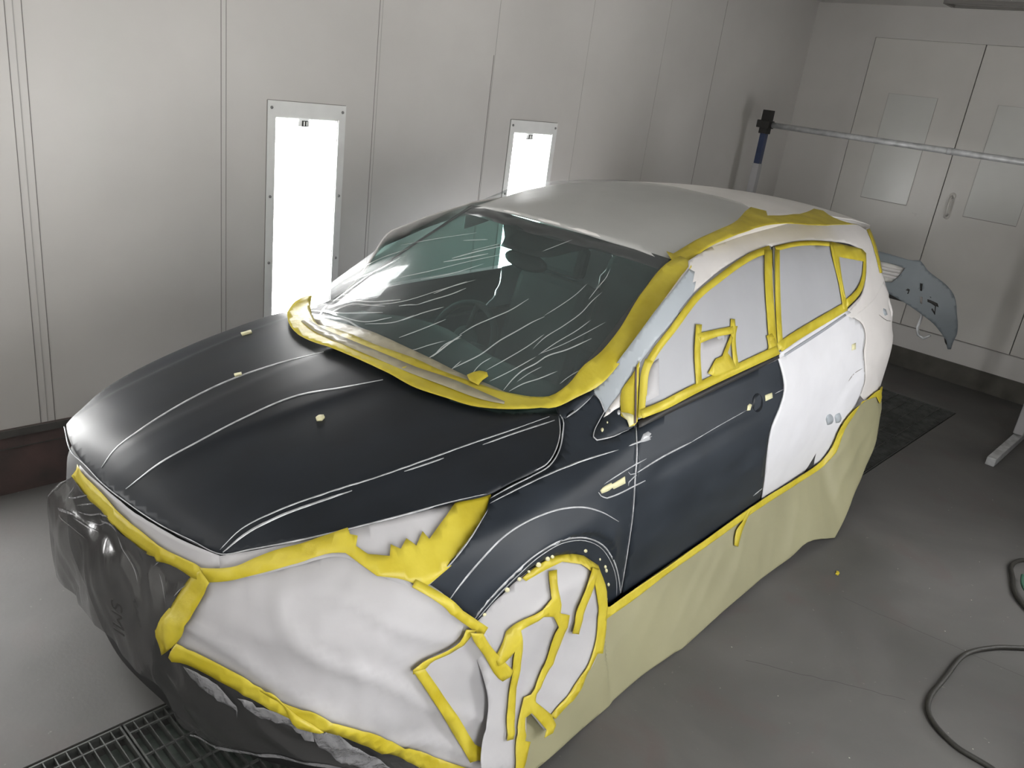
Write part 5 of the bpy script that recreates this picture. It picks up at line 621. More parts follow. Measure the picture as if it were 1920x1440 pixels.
# left wall with openings for the lamp boxes
LW=[(1.508,1.897,.45,1.795),(3.308,3.697,.45,1.795),(-.292,.097-.03,.45,1.795),(-2.092,-1.703,.45,1.795)]
def wall_with_holes(name,y,sgn,holes):
    mb=MB();T=.12;yc=y+sgn*T/2
    hs=sorted(holes);x=XF
    for (x0,x1,z0,z1) in hs:
        mb.box(((x+x0)/2,yc,ZC/2),(x0-x,T,ZC));mb.box(((x0+x1)/2,yc,z0/2),(x1-x0,T,z0));mb.box(((x0+x1)/2,yc,(z1+ZC)/2),(x1-x0,T,ZC-z1));x=x1
    mb.box(((x+XB)/2,yc,ZC/2),(XB-x,T,ZC))
    return mb
def add_seam(mb,x,y,sgn,z0,z1,w,mi,t=.0015): mb.box((x,y-sgn*t/2,(z0+z1)/2),(w,t,z1-z0),mi)
mb=wall_with_holes('wall_left',YL,1,LW)
for x,w,mi,z0,z1 in ((.300,.003,1,.33,ZC),(.330,.004,2,.33,ZC),(.362,.003,1,.33,ZC),(1.212,.0025,1,.33,ZC),(1.238,.002,1,.33,ZC),(2.132,.0025,1,.33,ZC),(2.152,.002,2,.33,ZC),(3.04,.0035,1,.33,2.25),(3.05,.002,2,.33,ZC),(3.96,.002,2,.33,ZC),(4.88,.002,2,.33,ZC),(5.684,.005,1,.33,2.05),(5.684,.0025,1,2.05,2.95),(-.60,.003,1,.33,ZC),(-1.52,.003,1,.33,ZC)):
    add_seam(mb,x,YL,1,z0,z1,w,mi)
struct(mb.build('wall_left',[M['wall'],M['seam'],M['seamsoft']]))
mb=MB();mb.box(((XF+XB)/2,YL-.006,.165),(XB-XF,.012,.33),0);mb.box(((XF+XB)/2,YL-.010,.311),(XB-XF,.02,.036),1);mb.box(((XF+XB)/2,YL-.008,.235),(XB-XF,.016,.004),1)
struct(mb.build('baseboard_left',[M['base_r'],M['base_g']]))
RW=[(1.55,1.95,.45,1.795),(3.35,3.75,.45,1.795),(-.25,.15,.45,1.795)]
mb=wall_with_holes('wall_right',YR,-1,RW);struct(mb.build('wall_right',[M['wall']]))
mb=MB();mb.box((XF-.06,(YL+YR)/2,ZC/2),(.12,YL-YR,ZC));struct(mb.build('wall_front',[M['wall']]))
mb=MB();mb.box(((XF+XB)/2,YR+.006,.165),(XB-XF,.012,.33));struct(mb.build('baseboard_right',[M['base_r']]))
# lamp boxes in the walls
def lampbox(idx,x0,x1,z0,z1,y,sgn,detail):
    f=MB();b=.045;o0,o1,p0,p1=x0-b,x1+b,z0-.075,z1+.078
    yy=y-sgn*.003;T=.006
    f.box(((o0+x0)/2,yy,(p0+p1)/2),(x0-o0,T,p1-p0));f.box(((x1+o1)/2,yy,(p0+p1)/2),(o1-x1,T,p1-p0))
    f.box(((x0+x1)/2,yy,(z1+p1)/2),(x1-x0,T,p1-z1));f.box(((x0+x1)/2,yy,(p0+z0)/2),(x1-x0,T,z0-p0))
    for (a,bb,c,d) in ((o0-.003,o0,p0,p1),(o1,o1+.002,p0,p1)): f.box(((a+bb)/2,y-sgn*.001,(c+d)/2),(bb-a,.002,d-c),1)
    f.box(((o0+o1)/2,y-sgn*.001,p1+.0015),(o1-o0,.002,.003),1)
    e=bpy.data.objects.new('window_%d'%idx,None);COL.objects.link(e);e.location=((x0+x1)/2,y,z0);e['kind']='structure'
    org=e.location
    f.build('frame',[M['frame'],M['seam']],e,org=org)
    r=MB();dp=.034
    for (c,d) in ((((x0+.003),y+sgn*dp/2,(z0+z1)/2),(.006,dp,z1-z0)),((x1-.003,y+sgn*dp/2,(z0+z1)/2),(.006,dp,z1-z0)),(((x0+x1)/2,y+sgn*dp/2,z1-.003),(x1-x0,dp,.006)),(((x0+x1)/2,y+sgn*dp/2,z0+.003),(x1-x0,dp,.006))): r.box(c,d)
    r.build('lamp_housing',M['frame'],e,org=org)
    q=MB();q.box(((x0+x1)/2,y+sgn*(dp-.002),(z0+z1)/2),(x1-x0,.004,z1-z0));q.build('lit_diffuser',M['lamp_pane'],e,org=org)
    if detail:
        for xx in (o0+.022,o1-.022):
            for zz in (p1-.035,(p0+p1)/2+.26,(p0+p1)/2-.10,p0+.04):
                k=MB();k.lathe([(0,-.004),(.006,-.004),(.008,0),(.008,.003)],(xx,y-sgn*.008,zz),'y',12);k.build('screw',M['screw'],e,True,org=org)
        k=MB();k.box(((x0+x1)/2-.01,y+sgn*.024,z1-.026),(.07,.012,.04),0);k.box(((x0+x1)/2-.005,y+sgn*.016,z1-.030),(.034,.006,.030),1)
        k.box(((x0+x1)/2-.012,y+sgn*.012,z1-.030),(.006,.004,.022),0);k.box(((x0+x1)/2+.004,y+sgn*.012,z1-.030),(.006,.004,.022),0)
        k.build('tube_socket',[M['frame'],M['black']],e,org=org)
    return e
for i,(a,b,c,d) in enumerate(LW): lampbox(i+1,a,b,c,d,YL,1,i<2)
for i,(a,b,c,d) in enumerate(RW): lampbox(i+5,a,b,c,d,YR,-1,False)
# ceiling fill lights added out of view; only the unlit frame is real
for i,(x,y,lit) in enumerate(((-1.1,-1.55,1),(-1.1,.8,1),(-2.2,-1.55,1),(-2.2,.8,1),(7.0,.12,0))):
    e=empty('ceiling_fill_or_frame',(x,y,ZC),'','x')
    e['label']=['added ceiling fill light nearest the camera on the right','added ceiling fill light by the lit wall at the front','added ceiling fill light beside the front wall on the right','added ceiling fill light beside the front wall by the lit wall','unlit ceiling hatch frame above the doors at the back'][i]
    e['category']='ceiling light'
    m_=MB();w,l=(.55,.9) if lit else (.22,.62)
    for s in(-1,1): m_.box((s*w/2,0,-.015),(.03,l,.03));m_.box((0,s*l/2,-.015),(w,.03,.03))
    m_.build('frame',M['frame'] if lit else M['seam'],e)
    m_=MB();m_.box((0,0,-.006),(w-.03,l-.03,.008));m_.build('diffuser',M['ceil_fill_pane'] if lit else M['ceil'],e)
# back wall and doors
mb=MB();mb.box((XB+.10,(YL+YR)/2,ZC/2),(.12,YL-YR,ZC),1)
DY=[1.11,.15,-.815,-1.78];DZ0,DZ1=.39,2.905
mb.box((XB+.03,(YL+DY[0])/2,ZC/2),(.06,YL-DY[0],ZC));mb.box((XB+.03,(DY[3]+YR)/2,ZC/2),(.06,DY[3]-YR,ZC))
mb.box((XB+.03,(DY[0]+DY[3])/2,(DZ1+ZC)/2),(.06,DY[0]-DY[3],ZC-DZ1));mb.box((XB+.03,(DY[0]+DY[3])/2,DZ0/2),(.06,DY[0]-DY[3],DZ0))
struct(mb.build('wall_back',[M['wall'],M['gapk']]))
for i in range(3):
    y1,y0=DY[i]-.004,DY[i+1]+.004
    e=bpy.data.objects.new('door_%d'%(i+1),None);COL.objects.link(e);e.location=(XB,(y0+y1)/2,DZ0);e['kind']='structure';org=e.location
    m_=MB();m_.box((XB+.026,(y0+y1)/2,(DZ0+DZ1)/2+.002),(.048,y1-y0,DZ1-DZ0-.007));m_.build('door_leaf',M['door'],e,org=org,bevel=.002)
    iy1=y1-.257 if i==0 else y1-.235; iy0=iy1-.437
    m_=MB();m_.box((XB-.0005,(iy0+iy1)/2,1.96),(.005,iy1-iy0,.955),0)
    for (c,d) in (((iy1,1.96),(.004,.955)),((iy0,1.96),(.003,.955))): m_.box((XB-.002,c[0],c[1]),(.004,d[0],d[1]),1)
    m_.box((XB-.002,(iy0+iy1)/2,1.483),(.004,iy1-iy0,.005),2);m_.box((XB-.002,(iy0+iy1)/2,2.438),(.004,iy1-iy0,.003),1)
    m_.build('inset_panel',[M['doorin'],M['seamsoft'],M['seam']],e,org=org)
    if i==1:
        m_=MB();m_.tube([(XB-.004,.045,1.635),(XB-.035,.045,1.615),(XB-.045,.044,1.55),(XB-.035,.042,1.485),(XB-.004,.041,1.465)],.011,10)
        for zz in (1.642,1.458): m_.lathe([(0,-.008),(.024,-.006),(.028,0)],(XB,.043,zz),'x',14)
        m_.build('handle',M['door'],e,True,org=org)
mb=MB()
mb.box((XB-.010,(YL+YR)/2,.092),(.02,YL-YR,.184),0);mb.box((XB-.002,(YL+YR)/2,.387),(.004,YL-YR,.003),2)
struct(mb.build('baseboard_back',[M['base_d'],M['wall'],M['seamsoft']]))
for k,yy in enumerate((.02,-.25,-.55,-.93)):
    pass
# gratings in the floor pit
mb=MB();mb.box(((PX0+PX1)/2,(PY0+PY1)/2,-.11),(PX1-PX0,PY1-PY0,.02),0)
for (c,d) in ((((PX0+PX1)/2,PY0-.005,-.25),(PX1-PX0,.01,.36)),(((PX0+PX1)/2,PY1+.005,-.25),(PX1-PX0,.01,.36)),((PX0-.005,(PY0+PY1)/2,-.25),(.01,.8,.36)),((PX1+.005,(PY0+PY1)/2,-.25),(.01,.8,.36))): mb.box(c,d,1)
struct(mb.build('floor_pit',[M['pit'],M['pitdark']]))
def grating(x0,x1,label):
    e=empty('floor_grate',((x0+x1)/2,(PY0+PY1)/2,-.03),label,'floor grate','steel gratings over the floor pit');org=e.location
    y0,y1=PY0+.012,PY1-.012
    f=MB()
    for y in (y0,y1): f.box(((x0+x1)/2,y,-.018),(x1-x0,.006,.034))
    for x in (x0+.003,x1-.003): f.box((x,(y0+y1)/2,-.018),(.006,y1-y0,.034))
    f.build('grate_frame',M['grate'],e,org=org)
    b=MB();n=int(round((x1-x0)/.034))
    for i in range(1,n): b.box((x0+(x1-x0)*i/n,(y0+y1)/2,-.017),(.0035,y1-y0,.030))
    b.build('load_bars',M['grate'],e,org=org)
    c=MB();k=7
    for j in range(1,k): c.box(((x0+x1)/2,y1-.045-(y1-y0-.05)*(j-1)/(k-1),-.006),(x1-x0,.006,.008))
    c.build('cross_rods',M['grate'],e,org=org)
GL=['floor grate at the left bottom corner of the photo beneath the film','floor grate under the front of the masked car','floor grate beneath the engine bay of the car','floor grate beneath the front seats of the car','floor grate beneath the rear seats of the car','floor grate under the tail of the car','floor grate behind the car before the doors','rearmost floor grate, ending at the pit corner by the doors']
gx=[-2.19,-1.12,-.04,1.04,2.12,3.2,4.28,5.36,6.43]
for i in range(8): grating(gx[i]+.003,gx[i+1]-.003,GL[i])
# ------------------------------------------------------------ the car
car=carthing('car',(0,0,0),'hatchback car half sanded to dark primer and masked for painting','car')
hd=[('hood',0,0,None,0,(),.016)]+[(k,1,.0011,None,0,(),.05) for k in ('h_c1','h_c2','h_o1','h_o2','h_o3','h_o4','h_e2','h_e3')]
hood=sheet('hood',hd,[M['primer'],M['bare']],car,thick=.006,h=.022)
for k in 'abc': sheet('washer_nozzle',[('nozzle_'+k,0,.006)],[M['tapecream']],hood,thick=.006,h=.05)
def pt(k,mi,off,hh=.05): return (k,mi,off,None,0,(),hh)
fend=sheet('fender',[('fender',0,0,None,0,(),.014)]+[pt(k,1,.0009) for k in ['f_l%d'%i for i in (1,2,3,4,5,6,7,8,9,11)]]+[pt('gapline',1,.002)]+[pt('ahole%d'%i,2,.0006) for i in range(13)],[M['primer_side'],M['bare'],M['tapecream']],car,thick=.006,h=.022)
sheet('side_vent_cover',[pt('vent_patch',0,.002)],[M['tapecream']],fend,thick=.002)
sheet('mirror_base',[('mirror_base',0,.003),pt('mirror_sand',1,.004),pt('f_l10',2,.004)]+[pt('mhole%d'%i,2 if i>1 else 3,.0045) for i in range(4)],[M['primer_side'],M['white'],M['bare'],M['tapecream']],car,thick=.004,h=.03)
fd=sheet('front_door',[('front_door',0,0)]+[pt(k,1,.0009) for k in ('door_l1','door_l2','door_l3','door_l4','door_l5','door_gap','smear')]+[pt('handle_recess',3,.0007)],[M['primer_side'],M['bare'],M['tapecream'],M['primer']],car,thick=.006,h=.03)
for k in ('handle_a','handle_b'): sheet('handle_hole_cover',[pt(k,0,.002)],[M['tapecream']],fd,thick=.002)
rd=sheet('rear_door',[('rear_door',0,0),pt('r_l3',1,.0009),pt('spots_a',2,.0007),pt('spots_b',2,.0007)],[M['whitecool'],M['seam'],M['bluegrey']],car,thick=.006,h=.03)
sheet('handle_hole_cover',[pt('handle_c',0,.002)],[M['tapecream']],rd,thick=.002)
sheet('rear_quarter_panel',[('rear_quarter',0,0),pt('r_seam',1,.0012),pt('q_l',1,.0012),pt('tail_notch',2,.001)],[M['white'],M['seam'],M['bluegrey']],car,thick=.008,h=.025)
fr=sheet('side_frame',[('rail',0,.001),('pillar_primer',1,.002)],[M['white'],M['bluegrey']],car,thick=.010,h=.013)
for sgn in (-1,1):
    V=[];F=[];q=[p for p in D['roof'][1] if p[1]<=-.46 and p[0]<4.35]
    for x,y in q:
        z=float(R(x,y)); V+=[(x,sgn*(-y-.004),z-.003),(x,sgn*(-y+.004),z-.045),(x,sgn*(-y+.006),z-.10)]
    for i in range(len(q)-1):
        for j in (0,1): F.append((3*i+j,3*i+3+j,3*i+4+j,3*i+1+j))
    mkobj('roof_flange',V,F,M['white'],car,None,True,.004)
sheet('window_seal',[('seal',0,-.006)],[M['seal']],car,thick=.01,h=.04)
sheet('belt_moulding',[('belt_front',0,.004),('belt_rear',1,.005),('belt_dark',2,.006)],[M['seal'],M['whitecool'],M['trimgrey']],car,thick=.004,h=.05)
sheet('cowl_end',[('cowl_end',0,.004)],[M['primer_side']],car,thick=.004,h=.02)
# far side of the body
sheet('fender',[('fender',0,0)],[M['primer_side']],car,thick=.006,h=.05,mirror=True)
sheet('front_door',[('front_door',0,0)],[M['primer_side']],car,thick=.006,h=.05,mirror=True)
sheet('rear_door',[('rear_door',0,0)],[M['whitecool']],car,thick=.006,h=.05,mirror=True)
sheet('rear_quarter_panel',[('rear_quarter',0,0)],[M['white']],car,thick=.006,h=.05,mirror=True)
sheet('side_frame',[('rail',0,.001)],[M['white']],car,thick=.008,h=.05,mirror=True)
sheet('side_window',[('wpaper_front',0,0),('wpaper_rear',0,0),('wpaper_quarter',0,0)],[M['sideglass']],car,thick=None,h=.08,mirror=True)
M['roofw']=mat('white roof primer',(.74,.72,.70),.42,noise_amt=.04,nscale=4)
sheet('roof',[('roof',0,0)],[M['roofw']],car,thick=.01,h=.04)
sheet('windscreen',[('ws_glass',0,-.004)],[M['glass']],car,thick=None,h=.05)
bd=D['ws_glass'][1]
sheet('sun_strip',[('shade_band',0,-.012)],[M['frit']],car,thick=.002,h=.05)
# header and side border of the windscreen glass
def border(pts_out,w):
    c=np.mean(pts_out,axis=0);return [tuple(p) for p in pts_out]
ins=[(1.20,-.62),(1.44,-.61),(1.62,-.585),(1.79,-.56),(1.925,-.54)]
out=[(1.21,-.67),(1.46,-.66),(1.63,-.635),(1.81,-.61),(1.965,-.585)]
hb=[(1.965,-.585),(1.90,-.43),(1.83,-.22),(1.80,0),(1.83,.22),(1.90,.43),(1.965,.585)]
hi=[(x-.075,y*.97) for x,y in hb]
bo=[[*out,*ins[::-1]],[(x,-y) for x,y in out+ins[::-1]],hb+hi[::-1]]
sheet('glass_border',[(('ws',b_),0,-.002) for b_ in bo],[M['frit']],car,thick=.001,h=.05)
# cabin
m_=MB()
for s in (-1,1):
    m_.box((2.6,s*.80,.62),(2.6,.04,.55))
m_.box((2.4,0,.32),(3.4,1.5,.04));m_.box((.98,0,.70),(.04,1.42,.60))
m_.build('floor_pan',M['core'],car)
m_=MB();P=[]
prof=[(1.02,1.045),(1.22,1.035),(1.45,1.03),(1.58,.99),(1.63,.90),(1.60,.78),(1.55,.62)]
V=[];F=[]
ys=np.linspace(-.66,.66,15)
for y in ys:
    hump=.05*math.exp(-((y-.34)/.2)**2)
    for (x,z) in prof: V.append((x-.05*(abs(y)/.66)**2,y,z+(hump if z>.95 else 0)))
K=len(prof)
for i in range(len(ys)-1):
    for j in range(K-1): F.append((i*K+j,(i+1)*K+j,(i+1)*K+j+1,i*K+j+1))
mkobj('dashboard',V,F,M['dark'],car,None,True,.02)
sw=bpy.data.objects.new('steering_wheel',None);COL.objects.link(sw);sw.parent=car;sw.location=(1.74,.34,.96);sw.rotation_euler=(0,math.radians(-62),0)
m_=MB();m_.tube([(.185*math.cos(a),.185*math.sin(a),0) for a in np.linspace(0,2*math.pi,41)[:-1]],.016,10,closed=True);m_.build('rim',M['dark'],sw,True)
m_=MB();m_.lathe([(0,.02),(.05,.018),(.075,.0),(.07,-.02),(0,-.025)],(0,0,-.01),'z',24);m_.build('hub',M['seatc'],sw,True)
m_=MB()
for a in (0,math.pi,-math.pi/2): m_.tube([(.05*math.cos(a+math.pi/2),.05*math.sin(a+math.pi/2),-.01),(.18*math.cos(a+math.pi/2),.18*math.sin(a+math.pi/2),0)],.013,8)
m_.build('spokes',M['dark'],sw,True)
def seat(y,x):
    e=bpy.data.objects.new('seat',None);COL.objects.link(e);e.parent=car;e.location=(x,y,.36)
    m_=MB();m_.box((0,0,.16),(.52,.50,.18));m_.build('cushion',M['seatc'],e,bevel=.05)
    m_=MB();m_.box((.30,0,.52),(.14,.48,.64),rot=Matrix.Rotation(math.radians(16),3,'Y'));m_.build('backrest',M['seatc'],e,bevel=.05)
    m_=MB();m_.box((.41,0,.92),(.09,.26,.17),rot=Matrix.Rotation(math.radians(10),3,'Y'));m_.build('headrest',M['seatc'],e,bevel=.03)
seat(-.37,2.1);seat(.37,2.1);seat(-.37,2.95);seat(.37,2.95)
m_=MB();m_.lathe([(0,-.04),(.09,-.035),(.12,0),(.09,.03),(0,.035)],(0,0,0),'x',20)
rv=m_.build('rear_view_mirror',M['dark'],car,True);rv.location=(1.72,0,1.42);rv.scale=(.4,1,.35)
# front structure behind the film, tail and wheels
NS=60
def body_strip(name,zs,off,m,s0,s1):
    S_=np.linspace(s0,s1,NS);V=[];F=[]
    for s in S_:
        for z in zs:
            P,n=evalS('front',np.array([s]),np.array([z]));V.append(tuple(P[0]-n[0]*off))
    K=len(zs)
    for i in range(NS-1):
        for j in range(K-1): F.append((i*K+j,(i+1)*K+j,(i+1)*K+j+1,i*K+j+1))
    return mkobj(name,V,F,m,car,None,True,.01)
sF=SURF['front'][1]
body_strip('radiator_support',[.20,.3,.45,.6,.72,.80,.86],.045,M['core'],sF[0]+1.05,sF[1]-1.05)
V=[];F=[]
tz=[(.35,4.36),(.6,4.46),(.9,4.44),(1.1,4.40),(1.3,4.30),(1.5,4.19),(1.60,4.10)]
for (z,x) in tz:
    w=float(S(min(x,4.25),z)) if z<1.55 else .50
    w=min(w,.86)
    for y in np.linspace(-w,w,13): V.append((x-.10*(abs(y)/w)**3,y,z))
for i in range(len(tz)-1):
    for j in range(12): F.append((i*13+j,i*13+j+1,(i+1)*13+j+1,(i+1)*13+j))
mkobj('tailgate',V,F,M['white'],car,None,True,.012)
for (x,y) in ((.92,-.80),(.92,.80),(3.61,-.80),(3.61,.80)):
    e=bpy.data.objects.new('wheel',None);COL.objects.link(e);e.parent=car;e.location=(x,y,.345)
    m_=MB();m_.lathe([(.24,-.10),(.30,-.108),(.335,-.09),(.345,-.05),(.345,.05),(.335,.09),(.30,.108),(.24,.10)],(0,0,0),'y',40);m_.build('tyre',M['rubber'],e,True)
    m_=MB();s=1 if y>0 else -1;m_.lathe([(0,s*.06),(.05,s*.065),(.07,s*.05),(.22,s*.075),(.245,s*.09),(.245,-s*.09)],(0,0,0),'y',40)
    m_.build('rim',M['steel'],e,True)
# ------------------------------------------------------------ masking sheets and tapes
def masked(name,keys,label,cat,group=None):
    o=loc_of(keys);return carthing(name,o,label,cat,group),o
# film over windscreen and roof
e,o=masked('masking_film',['film_top'],'clear plastic film stretched over windscreen and roof front, edged with yellow tape','masking film')
sheet('film_sheet',[('film_top',0,.006,'film',.004)]+[('fold%d'%i,1,.0115,None,0,(),.05) for i in range(NFOLD)],[M['film_top'],M['fold']],e,o,thick=None,h=.02)
sheet('overlap_strip',[('pale_strip',0,.016,'film',.003)],[M['tapepale']],e,o,thick=.0008,h=.025)
sheet('tape_border',[('tape_ws',0,.019,'paper',.003)],[M['tape']],e,o,thick=.0012,h=.022)
sheet('tape_gap_strip',[('tape_gap',0,.0225)],[M['tapepale']],e,o,thick=.0006,h=.03)
sheet('tape_flap',[('tape_flap',0,.0245,'paper',.004)],[M['tape']],e,o,thick=.001,h=.02)
sheet('roof_edge_tape',[('tape_roof',0,.014,'paper',.004)],[M['tape']],e,o,thick=.0012,h=.02)
o=loc_of(['tape_tail']);t=sheet('masking_tape',[('tape_tail',0,.004)],[M['tape']],None,o,.001,.03);t.location=c2w(o);t.rotation_euler=(0,0,YAWC)
settag(t,'thin yellow tape strip down the rear edge of the roof pillar','masking tape')
# window covers
def wcover(label,paper,tapes,extra=()):
    e,o=masked('window_paper',[paper],label,'masking paper','paper covers over the side windows')
    sheet('paper_sheet',[(paper,0,.001,'paper',.004)]+[(k,1,.004) for k in extra],[M['paperw'],M['paper']],e,o,.0006,.03)
    for nm,ks,off in tapes: sheet(nm,[(k,0,off,None,0,(),.03) for k in ks],[M['tape']],e,o,.001,.03)
wcover('white paper over the front side window with a small taped square','wpaper_front',[('border_tape',['wf_tape_a'],.007),('border_tape',['wf_tape_a2'],.0078),('border_tape',['wf_tape_b','wf_tape_tab'],.0085),('border_tape',['wf_tape_c'],.0092),('patch_tape',['wf_box_l','wf_box_t','wf_box_r'],.0102),('crumpled_tape',['wf_box_x'],.011)],('wf_strip','wf_box_paper'))
wcover('white paper over the rear door window, taped yellow all round','wpaper_rear',[('border_tape',['wr_tape_top'],.007),('border_tape',['wr_tape_l'],.0078),('border_tape',['wr_tape_c'],.0085),('border_tape',['wr_tape_r'],.0092)])
wcover('small white paper over the rearmost triangular side window','wpaper_quarter',[('border_tape',['wq_tape'],.010)])
e,o=masked('masking_tape',['pillar_tape'],'upright yellow tape with pale torn end between mirror base and front window','masking tape')
sheet('tape_body',[('pillar_tape',0,.006,'paper',.003)],[M['tape']],e,o,.001,.02);sheet('pale_end',[('pillar_tape_pale',0,.0085)],[M['tapecream']],e,o,.001,.03);sheet('door_gap_shadow_line',[('pillar_gap',0,.009)],[M['base_r']],e,o,.0006,.03)
# front paper
e,o=masked('masking_paper',['front_paper'],'large creased white paper sheet taped over the front bumper','masking paper')
sheet('paper_sheet',[('front_paper',0,.0,'paper',.022)],[M['paper']],e,o,.0006,.02)
for nm,k,off in (('left_edge_tape','tape_left',.012),('bottom_edge_tape','tape_bottom',.014),('folded_tape','tape_fold',.019),('paper_patch_tape','tape_p_top',.018),('paper_patch_tape','tape_p_side',.020),('fender_edge_tape','tape_fender',.014)):
    sheet(nm,[(k,0,off,'paper',.022)],[M['tape']],e,o,.001,.018)
e,o=masked('masking_paper',['lamp_paper'],'white paper tucked into the open headlight recess under the hood edge','masking paper')
sheet('paper_sheet',[('lamp_paper',0,.004,'paper',.012)],[M['paper']],e,o,.0006,.02)
sheet('torn_tape',[('tape_lamp',0,.017,'paper',.010)],[M['tape']],e,o,.001,.018)
e,o=masked('masking_paper',['lip_paper'],'narrow white paper strip along the front edge of the hood with diagonal yellow tape','masking paper')
sheet('paper_sheet',[('lip_paper',0,.004,'paper',.008)],[M['paper']],e,o,.0006,.02)
sheet('diagonal_tape',[('tape_lip',0,.014,'paper',.006)],[M['tape']],e,o,.001,.018)
e,o=masked('wheel_cover_paper',['wheel_paper'],'white and cream paper patched over the front wheel arch with crossing yellow tapes','masking paper')
sheet('paper_sheet',[('wheel_paper',0,.0,'paper',.009)],[M['paper']],e,o,.0006,.02)
sheet('arch_edge_tape',[('tape_arch',0,.007,'paper',.009)],[M['tape']],e,o,.001,.016)
sheet('zigzag_tape',[('tape_zig',0,.010,'paper',.009)],[M['tape']],e,o,.001,.016)
sheet('corner_tape',[('tape_v',0,.034,'paper',.009)],[M['tape']],e,o,.001,.016)
sheet('strap_tape',[('tape_strap',0,.013,'paper',.009)],[M['tape']],e,o,.001,.016)
# smoky film on the front
e,o=masked('masking_film',['film_front'],'smoky translucent plastic film hanging from the hood front down to the floor grate','masking film')
sheet('film_sheet',[('film_front',0,.002,'drape',.022)]+[('ffold%d'%i,1,.006,'drape',.022,(),.03) for i in range(NFF)]+[('film_hem',1,.006,'drape',.022,(),.03)],[M['film_front'],M['crinkle']],e,o,None,.018)
sheet('crinkled_edge',[('crinkle%d'%i,0,.02,'crumple',.012) for i in range(3)],[M['crinkle']],e,o,.0006,.010)
P,n=evalS('front',np.array([.197]),np.array([.60]));P=P[0]+n[0]*.030
tcv=bpy.data.curves.new('print','FONT');tcv.body='SMI';tcv.size=.075;tcv.align_x='CENTER';tcv.align_y='CENTER';tcv.extrude=.0004;tcv.materials.append(M['black'])
to=bpy.data.objects.new('printed_letters',tcv);COL.objects.link(to);to.parent=e
nn=Vector(n[0]);up=Vector((0,-.05,-1)).normalized();up=(up-nn*up.dot(nn)).normalized();yy=nn.cross(up)
R3=Matrix((up,yy,nn)).transposed();mt=Matrix.Translation(Vector(P-o))@R3.to_4x4()
bpy.context.view_layer.update();tm=bpy.data.meshes.new_from_object(to);bpy.data.objects.remove(to)
to=bpy.data.objects.new('printed_letters',tm);COL.objects.link(to);to.parent=e;to.matrix_local=mt
# khaki skirt
e,o=masked('masking_paper',['skirt'],'long khaki paper skirt hanging from the door sills to the floor','masking paper')
sheet('paper_sheet',[('skirt',0,-.006,'drape2',.013)],[M['kraft']],e,o,.0008,.022)
sheet('sill_tape',[('tape_skirt',0,.005,'paper',.003)],[M['tape']],e,o,.001,.02)
sheet('hanging_tape',[('tape_dangle',0,.006)],[M['tape']],e,o,.001,.03)
# ------------------------------------------------------------ rack, bumper cover, hose, scraps
def place(o,loc): o.location=loc;return o
XR=6.2
e=empty('parts_rack',(XR,.08,0),'steel parts rack with a long horizontal pipe and blue posts behind the car','rack');org=e.location
m_=MB();m_.tube([(XR,1.50,2.03),(XR,-1.34,2.03)],.024,16);m_.tube([(XR,-.13,2.03),(XR,-.17,2.03)],.0265,16);m_.build('top_pipe',M['steel'],e,True,org=org)
for y,f in ((1.41,1),(-1.25,0)):
    m_=MB();m_.box((XR,y,1.62),(.055,.055,.90));m_.build('upright_post',M['blue'],e,org=org,bevel=.004)
    m_=MB();m_.box((XR,y,.88),(.068,.068,1.62));m_.build('paper_wrap',M['paper'],e,org=org,bevel=.006)
    m_=MB();m_.box((XR-.005,y,2.05),(.085,.075,.20));m_.box((XR-.02,y,2.03),(.10,.12,.065));m_.build('pipe_clamp',M['black'],e,org=org,bevel=.004)
    m_=MB();m_.box((XR-.15,y,.031),(1.20,.06,.06));m_.build('base_foot',M['steel'],e,org=org,bevel=.004)
m_=MB();m_.box((XR-.02,.40,.85),(.04,1.6,.04));m_.box((XR-.10,.1,.80),(.2,.03,.03));m_.build('support_bar',M['black'],e,org=org)
V=[];hk=[px_ for px_ in ((6.16,-.33,.74),(6.14,-.33,.66),(6.12,-.36,.61),(6.10,-.41,.60),(6.10,-.45,.64))]
m_=MB();m_.tube([(6.19,-.30,.85)]+hk,.012,8);m_.build('hook',M['steel'],e,True,org=org)
P0,_=evalS('bumper',np.array([.35]),np.array([.8]));o=P0[0]*1;o[2]=.55
e=carthing('bumper_cover',o,'grey primed front bumper cover resting on the rack behind the car','bumper')
b=sheet('bumper_skin',[('bumper',0,0,None,0,('b_grille','b_slot1'))],[M['bumper']],e,o,.02,.02)
sheet('grille_opening',[('b_grille',0,-.03)],[M['door']],e,o,.004,.03)
SL=[]
g=np.array(D['b_grille'][1]);gy0,gy1=g[:,0].min(),g[:,0].max();gz0,gz1=g[:,1].min(),g[:,1].max()
for k in range(3):
    z=gz0+(gz1-gz0)*(.30+.18*k);sheet('grille_slat',[(('bumper',[(gy0+.03,z-.012),(gy1-.02,z-.012),(gy1-.01,z+.012),(gy0+.02,z+.012)]),0,-.012)],[M['white']],e,o,.006,.05)
for k,mm,off in (('b_slot1','black',-.004),('b_slot2','seam',.001),('b_mark1','black',.001),('b_mark2','black',.001),('b_mark3','black',.001),('b_tip','black',.001)): sheet('mounting_slot',[(k,0,off)],[M[mm]],e,o,.002,.05)
def crv(pts,n=8):
    out=[];P_=[Vector(p) for p in pts]
    for i in range(len(P_)-1):
        p0=P_[max(i-1,0)];p1=P_[i];p2=P_[i+1];p3=P_[min(i+2,len(P_)-1)]
        for j in range(n):
            t=j/n;out.append(.5*((2*p1)+(p2-p0)*t+(2*p0-5*p1+4*p2-p3)*t*t+(3*p1-p0-3*p2+p3)*t**3))
    out.append(P_[-1]);return out
hz=.012
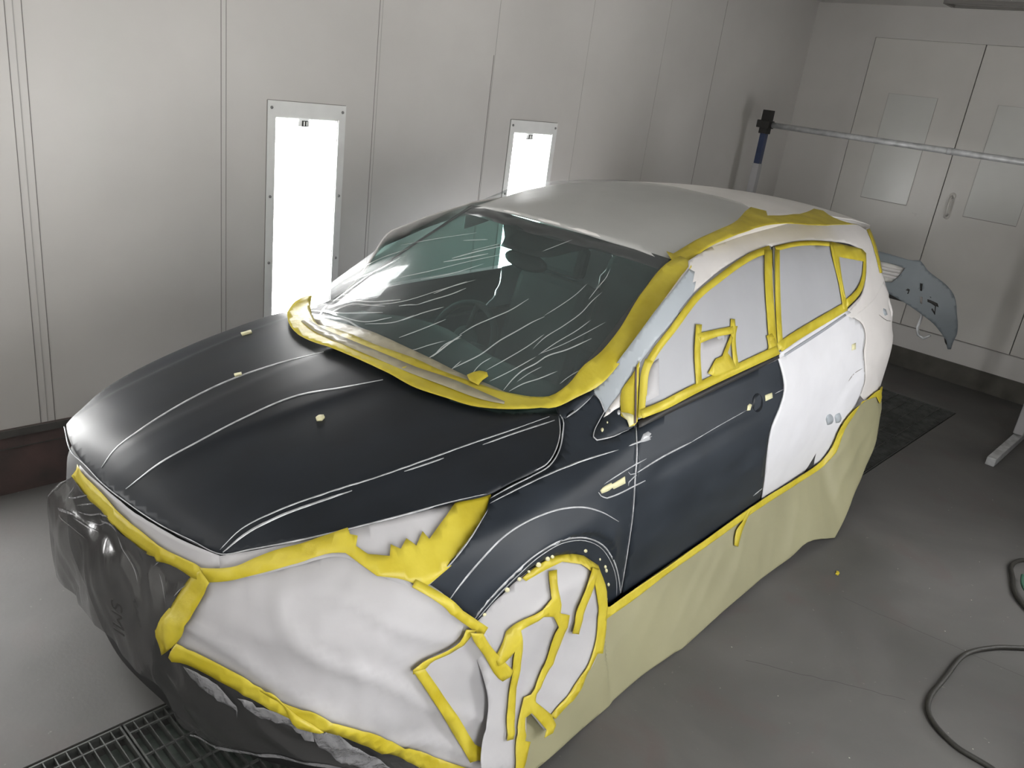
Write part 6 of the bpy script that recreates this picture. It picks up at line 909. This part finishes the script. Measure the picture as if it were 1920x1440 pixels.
H1=[(2.02,-2.40),(2.12,-2.19),(2.14,-2.04),(2.22,-1.93),(2.34,-1.89),(2.54,-1.90),(2.79,-1.92),(2.96,-2.0),(3.08,-2.10),(3.2,-2.2)]
h1=c2w((0,0,0))
m_=MB();m_.tube(crv([c2w((x,y,hz)) for x,y in H1]),.0105,10)
m_.tube(crv([c2w((x,y,hz)) for x,y in [(3.36,-2.16),(3.49,-2.035),(3.60,-1.972),(3.75,-1.935),(3.88,-1.905),(4.0,-1.925),(4.06,-1.99),(4.02,-2.06),(3.90,-2.1)]]),.0115,10)
o_=m_.build('air_hose',M['hose'],None,True,org=c2w((2.6,-1.95,0)));place(o_,c2w((2.6,-1.95,0)));settag(o_,'black rubber air hose looping over the floor at the right','hose')
m_=MB();m_.tube(crv([c2w((x,y,.035)) for x,y in [(3.78,-1.97),(3.68,-1.985),(3.6,-2.02),(3.5,-2.08)]]),.008,8)
o_=m_.build('thin_hose',M['green'],None,True,org=c2w((3.6,-2.0,0)));place(o_,c2w((3.6,-2.0,0)));settag(o_,'short dark green hose lying across the black hose','hose')
for (x,y,a,m,lb,nm,ct) in ((2.991,-1.271,.25,'tapecream','tiny torn yellow tape scrap on the floor beside the khaki skirt','tape_scrap','tape scrap'),):
    m_=MB();m_.add([(-.022,-.006,.002),(.004,-.010,.004),(.022,-.004,.002),(.020,.008,.003),(-.004,.006,.006),(-.018,.008,.002)],[(0,1,2,3,4,5)]);o_=m_.build(nm,M['tape']);o_.modifiers.new('t','SOLIDIFY').thickness=.001
    o_.location=c2w((x,y,0));o_.rotation_euler=(0,0,a);settag(o_,lb,ct)
# dust flecks on the slab
fl=MB()
for k in range(46):
    x=random.uniform(1.2,5.2);y=random.uniform(-2.45,-1.15);r=random.uniform(.0012,.0036)
    p=c2w((x,y,0));fl.add([(p.x+r*math.cos(t+k)*random.uniform(.5,1.2),p.y+r*math.sin(t+k)*random.uniform(.5,1.2),.0008) for t in (0,1.2,2.5,3.6,5)],[(0,1,2,3,4)])
o_=fl.build('dust_flecks',M['papercream']);settag(o_,'pale specks of dust and paint scattered on the floor at the right','dust',kind='stuff')
